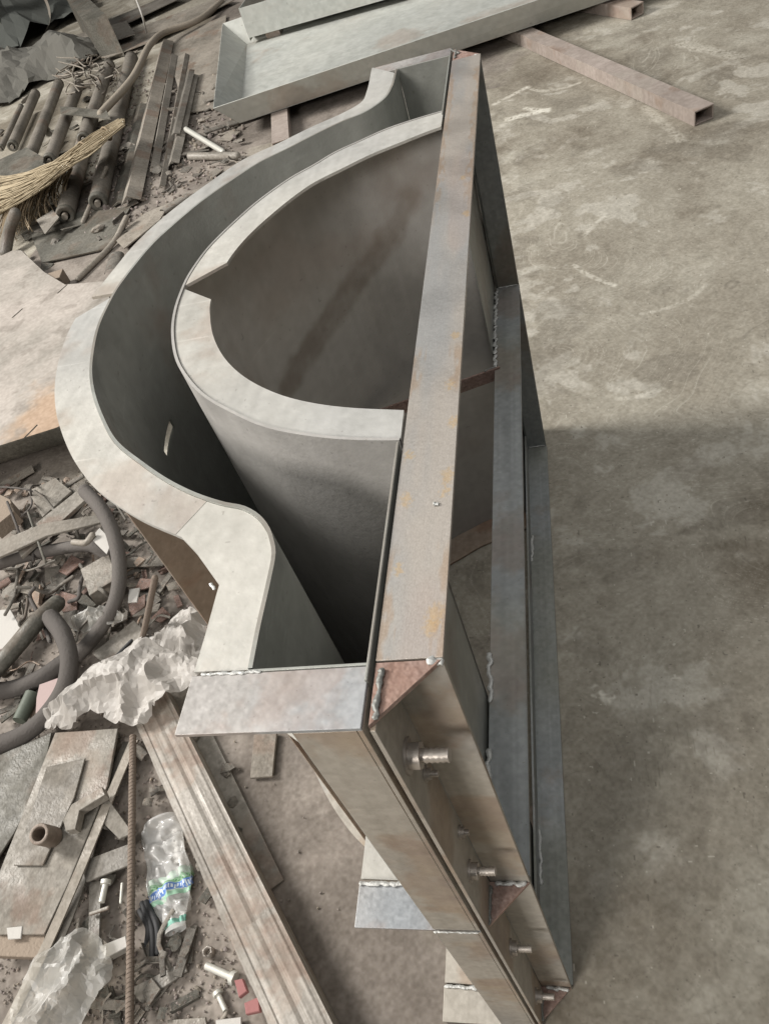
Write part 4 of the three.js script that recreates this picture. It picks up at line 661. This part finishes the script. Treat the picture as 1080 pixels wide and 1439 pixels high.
// small loose pieces scattered through the scrap
{
  const kinds = [];
  for (let k = 0; k < 9; k++) { const n = 4 + Math.floor(rnd() * 3), pts = []; for (let i = 0; i < n; i++) { const a = (i + rr(-0.28, 0.28)) / n * 6.283; pts.push([Math.cos(a) * rr(0.5, 1) * 0.5, Math.sin(a) * rr(0.4, 0.9) * 0.5]); } kinds.push(['scrap_plate', boxUV(clean(plate(pts, 0.11, 0.11, 0.012))), 'plate']); }
  for (let k = 0; k < 4; k++) kinds.push(['scrap_strip', boxUV(clean(box(-0.8, 0.8, 0, 0.09, -0.12 - 0.03 * k, 0.12 + 0.03 * k, 0.012))), 'strip']);
  for (let k = 0; k < 3; k++) kinds.push(['scrap_angle', boxUV(clean(merge([box(-0.6, 0.6, 0, 0.05, -0.2, 0.2, 0.008), box(-0.6, 0.6, 0.05, 0.4, -0.2, -0.15, 0.008)]))), 'angle']);
  for (let k = 0; k < 4; k++) { const pts = [V(-0.8, 0.06, 0), V(-0.3, 0.06 + 0.06 * k, 0.1 * k), V(0.3, 0.06, -0.1), V(0.8, 0.07, 0.15 * k)]; kinds.push(['scrap_wire', boxUV(clean(tube(pts, 0.05, 12, 6))), 'wire']); }
  for (let k = 0; k < 4; k++) { const g = new THREE.CylinderGeometry(0.32, 0.3, 0.5 + 0.2 * k, 10, 2, true, 0, 2.2 + 0.7 * k); g.rotateZ(Math.PI / 2); g.translate(0, 0.25, 0); kinds.push(['scrap_curl', boxUV(clean(g)), 'curl']); }
  for (let k = 0; k < 4; k++) { const g = new THREE.IcosahedronGeometry(0.4, 1), p = g.attributes.position; for (let i = 0; i < p.count; i++) { const f = 0.65 + 0.7 * vn(p.getX(i) * 5 + 9 + k, p.getY(i) * 5 + p.getZ(i) * 4 + 9, 64, 12 + k); p.setXYZ(i, p.getX(i) * f, p.getY(i) * f * 0.8 + 0.2, p.getZ(i) * f); } g.computeVertexNormals(); kinds.push(['slag_lump', boxUV(clean(g)), 'lump']); }
  for (let k = 0; k < 3; k++) { const g = new THREE.LatheGeometry([[0.13, -0.6], [0.18, -0.6], [0.18, 0.6], [0.13, 0.6], [0.13, -0.6]].map((q) => new THREE.Vector2(...q)), 12); g.rotateZ(Math.PI / 2); g.translate(0, 0.18, 0); kinds.push(['pipe_offcut', boxUV(clean(g)), 'pipe']); }
  const words = { curl: 'curled steel shaving', lump: 'rough slag lump', pipe: 'short pipe offcut', plate: 'small steel chip', strip: 'short steel strip', angle: 'short angle offcut', wire: 'short bent wire' };
  const areas = [
    [4, 250, 670, 1000, 230, 0.02, 0.09, 'in the scrap beside the hoses', [M.dusty, M.dustyA, M.dustyB, M.dim, M.dustyC, M.brown, M.dim, M.rust]],
    [60, 330, 1030, 1439, 110, 0.02, 0.065, 'in the scrap round the crushed bottle', [M.dusty, M.dustyA, M.dustyB, M.dim, M.dustyC]],
    [215, 345, 120, 320, 75, 0.05, 0.16, 'behind the curved shell near the tray', [M.dusty, M.dustyA, M.dustyC, M.dustyB]],
    [0, 200, 60, 380, 70, 0.06, 0.2, 'in the heap of rollers', [M.dusty, M.dustyB, M.dim, M.dustyC]],
  ];
  for (const [x0, x1, y0, y1, n, s0, s1, where, ms] of areas) for (let i = 0; i < n; i++) {
    let ax, ay; do { ax = rr(x0, x1); ay = rr(y0, y1); } while ((ax > 185 && ax < 285 && ay > 1130 && ay < 1320) || (ax > 55 && ax < 290 && ay > 895 && ay < 1035) || (ax < 112 && ay > 1075 && ay < 1300) || (ax > 272 && ax < 350 && ay > 1320 && ay < 1439)); const k = pick(kinds), q = P(ax, ay, 0.01); let s = rr(s0, s1) * (rnd() < 0.18 ? 1.6 : 1);
    const mm = pick(ms), tone = mm === M.dim ? 'blackish' : mm === M.dustyB ? 'dark grey' : mm === M.dustyC ? 'pale' : mm === M.brown ? 'brown' : mm === M.rust ? 'rusty' : 'grey'; const o = new THREE.Mesh(k[1], mm); o.name = numbered(k[0]); o.castShadow = o.receiveShadow = true;
    o.position.set(q.x, rr(0, 0.02), q.z); o.rotation.set(rr(-0.2, 0.2), rr(0, 6.28), rr(-0.2, 0.2)); if (!['plate', 'strip', 'wire'].includes(k[2])) s *= 0.62; o.scale.set(s, k[2] === 'plate' || k[2] === 'strip' ? Math.min(s, 0.05) : s * 0.55, s); scene.add(o);
    o.userData = { label: tone + ' ' + words[k[2]] + ' ' + where, category: 'scrap', group: tone + ' ' + words[k[2]] + 's ' + where };
  }
}
for (let i = 0; i < 16; i++) {
  const x = rr(10, 190), y = rr(680, 900), a = rr(0, 6.28), l = rr(20, 60); const pts = [0, 1, 2, 3, 4].map((k) => P(x + Math.cos(a) * l * (k - 2) / 2 + rr(-10, 10), y + Math.sin(a) * l * (k - 2) / 2 + rr(-10, 10), rr(0.02, 0.1)));
  single('thin_cable', capTube(pts, rr(0.003, 0.006), 30, 6), i % 2 ? M.hose : M.dustyB, i % 2 ? 'thin black cable coiled among the thick hoses' : 'thin grey wire twisted among the thick hoses', 'cable', i % 2 ? 'thin black cables among the hoses' : 'thin grey wires among the hoses');
}
// crumbs of slag and dirt
{
  const g = new THREE.IcosahedronGeometry(1, 0), N = 5200, im = new THREE.InstancedMesh(g, M.crumb, N), m4 = new THREE.Matrix4(), q = new THREE.Quaternion(), e = new THREE.Euler(), col = new THREE.Color();
  for (let i = 0; i < N; i++) {
    const far = i > 3600, p = far ? P(rr(120, 345), rr(100, 340)) : P(rr(-10, 330) + (rnd() < 0.12 ? rr(0, 160) : 0), rr(660, 1439)), s = (far ? rr(0.003, 0.01) : rr(0.001, 0.0034)) * (rnd() < 0.06 ? 2 : 1);
    e.set(rr(0, 6), rr(0, 6), rr(0, 6)); m4.compose(V(p.x, s * 0.4, p.z), q.setFromEuler(e), V(s * rr(0.7, 1.6), s * 0.7, s)); im.setMatrixAt(i, m4);
    const b = rr(0.75, 1.3); im.setColorAt(i, col.setRGB(b, b * rr(0.94, 1), b * rr(0.86, 1)));
  }
  im.name = 'slag_crumbs'; im.userData = { kind: 'stuff', label: 'fine crumbs of slag and dirt strewn over the floor', category: 'dirt' }; im.castShadow = im.receiveShadow = true; scene.add(im);
}

renderer.render(scene, camera);
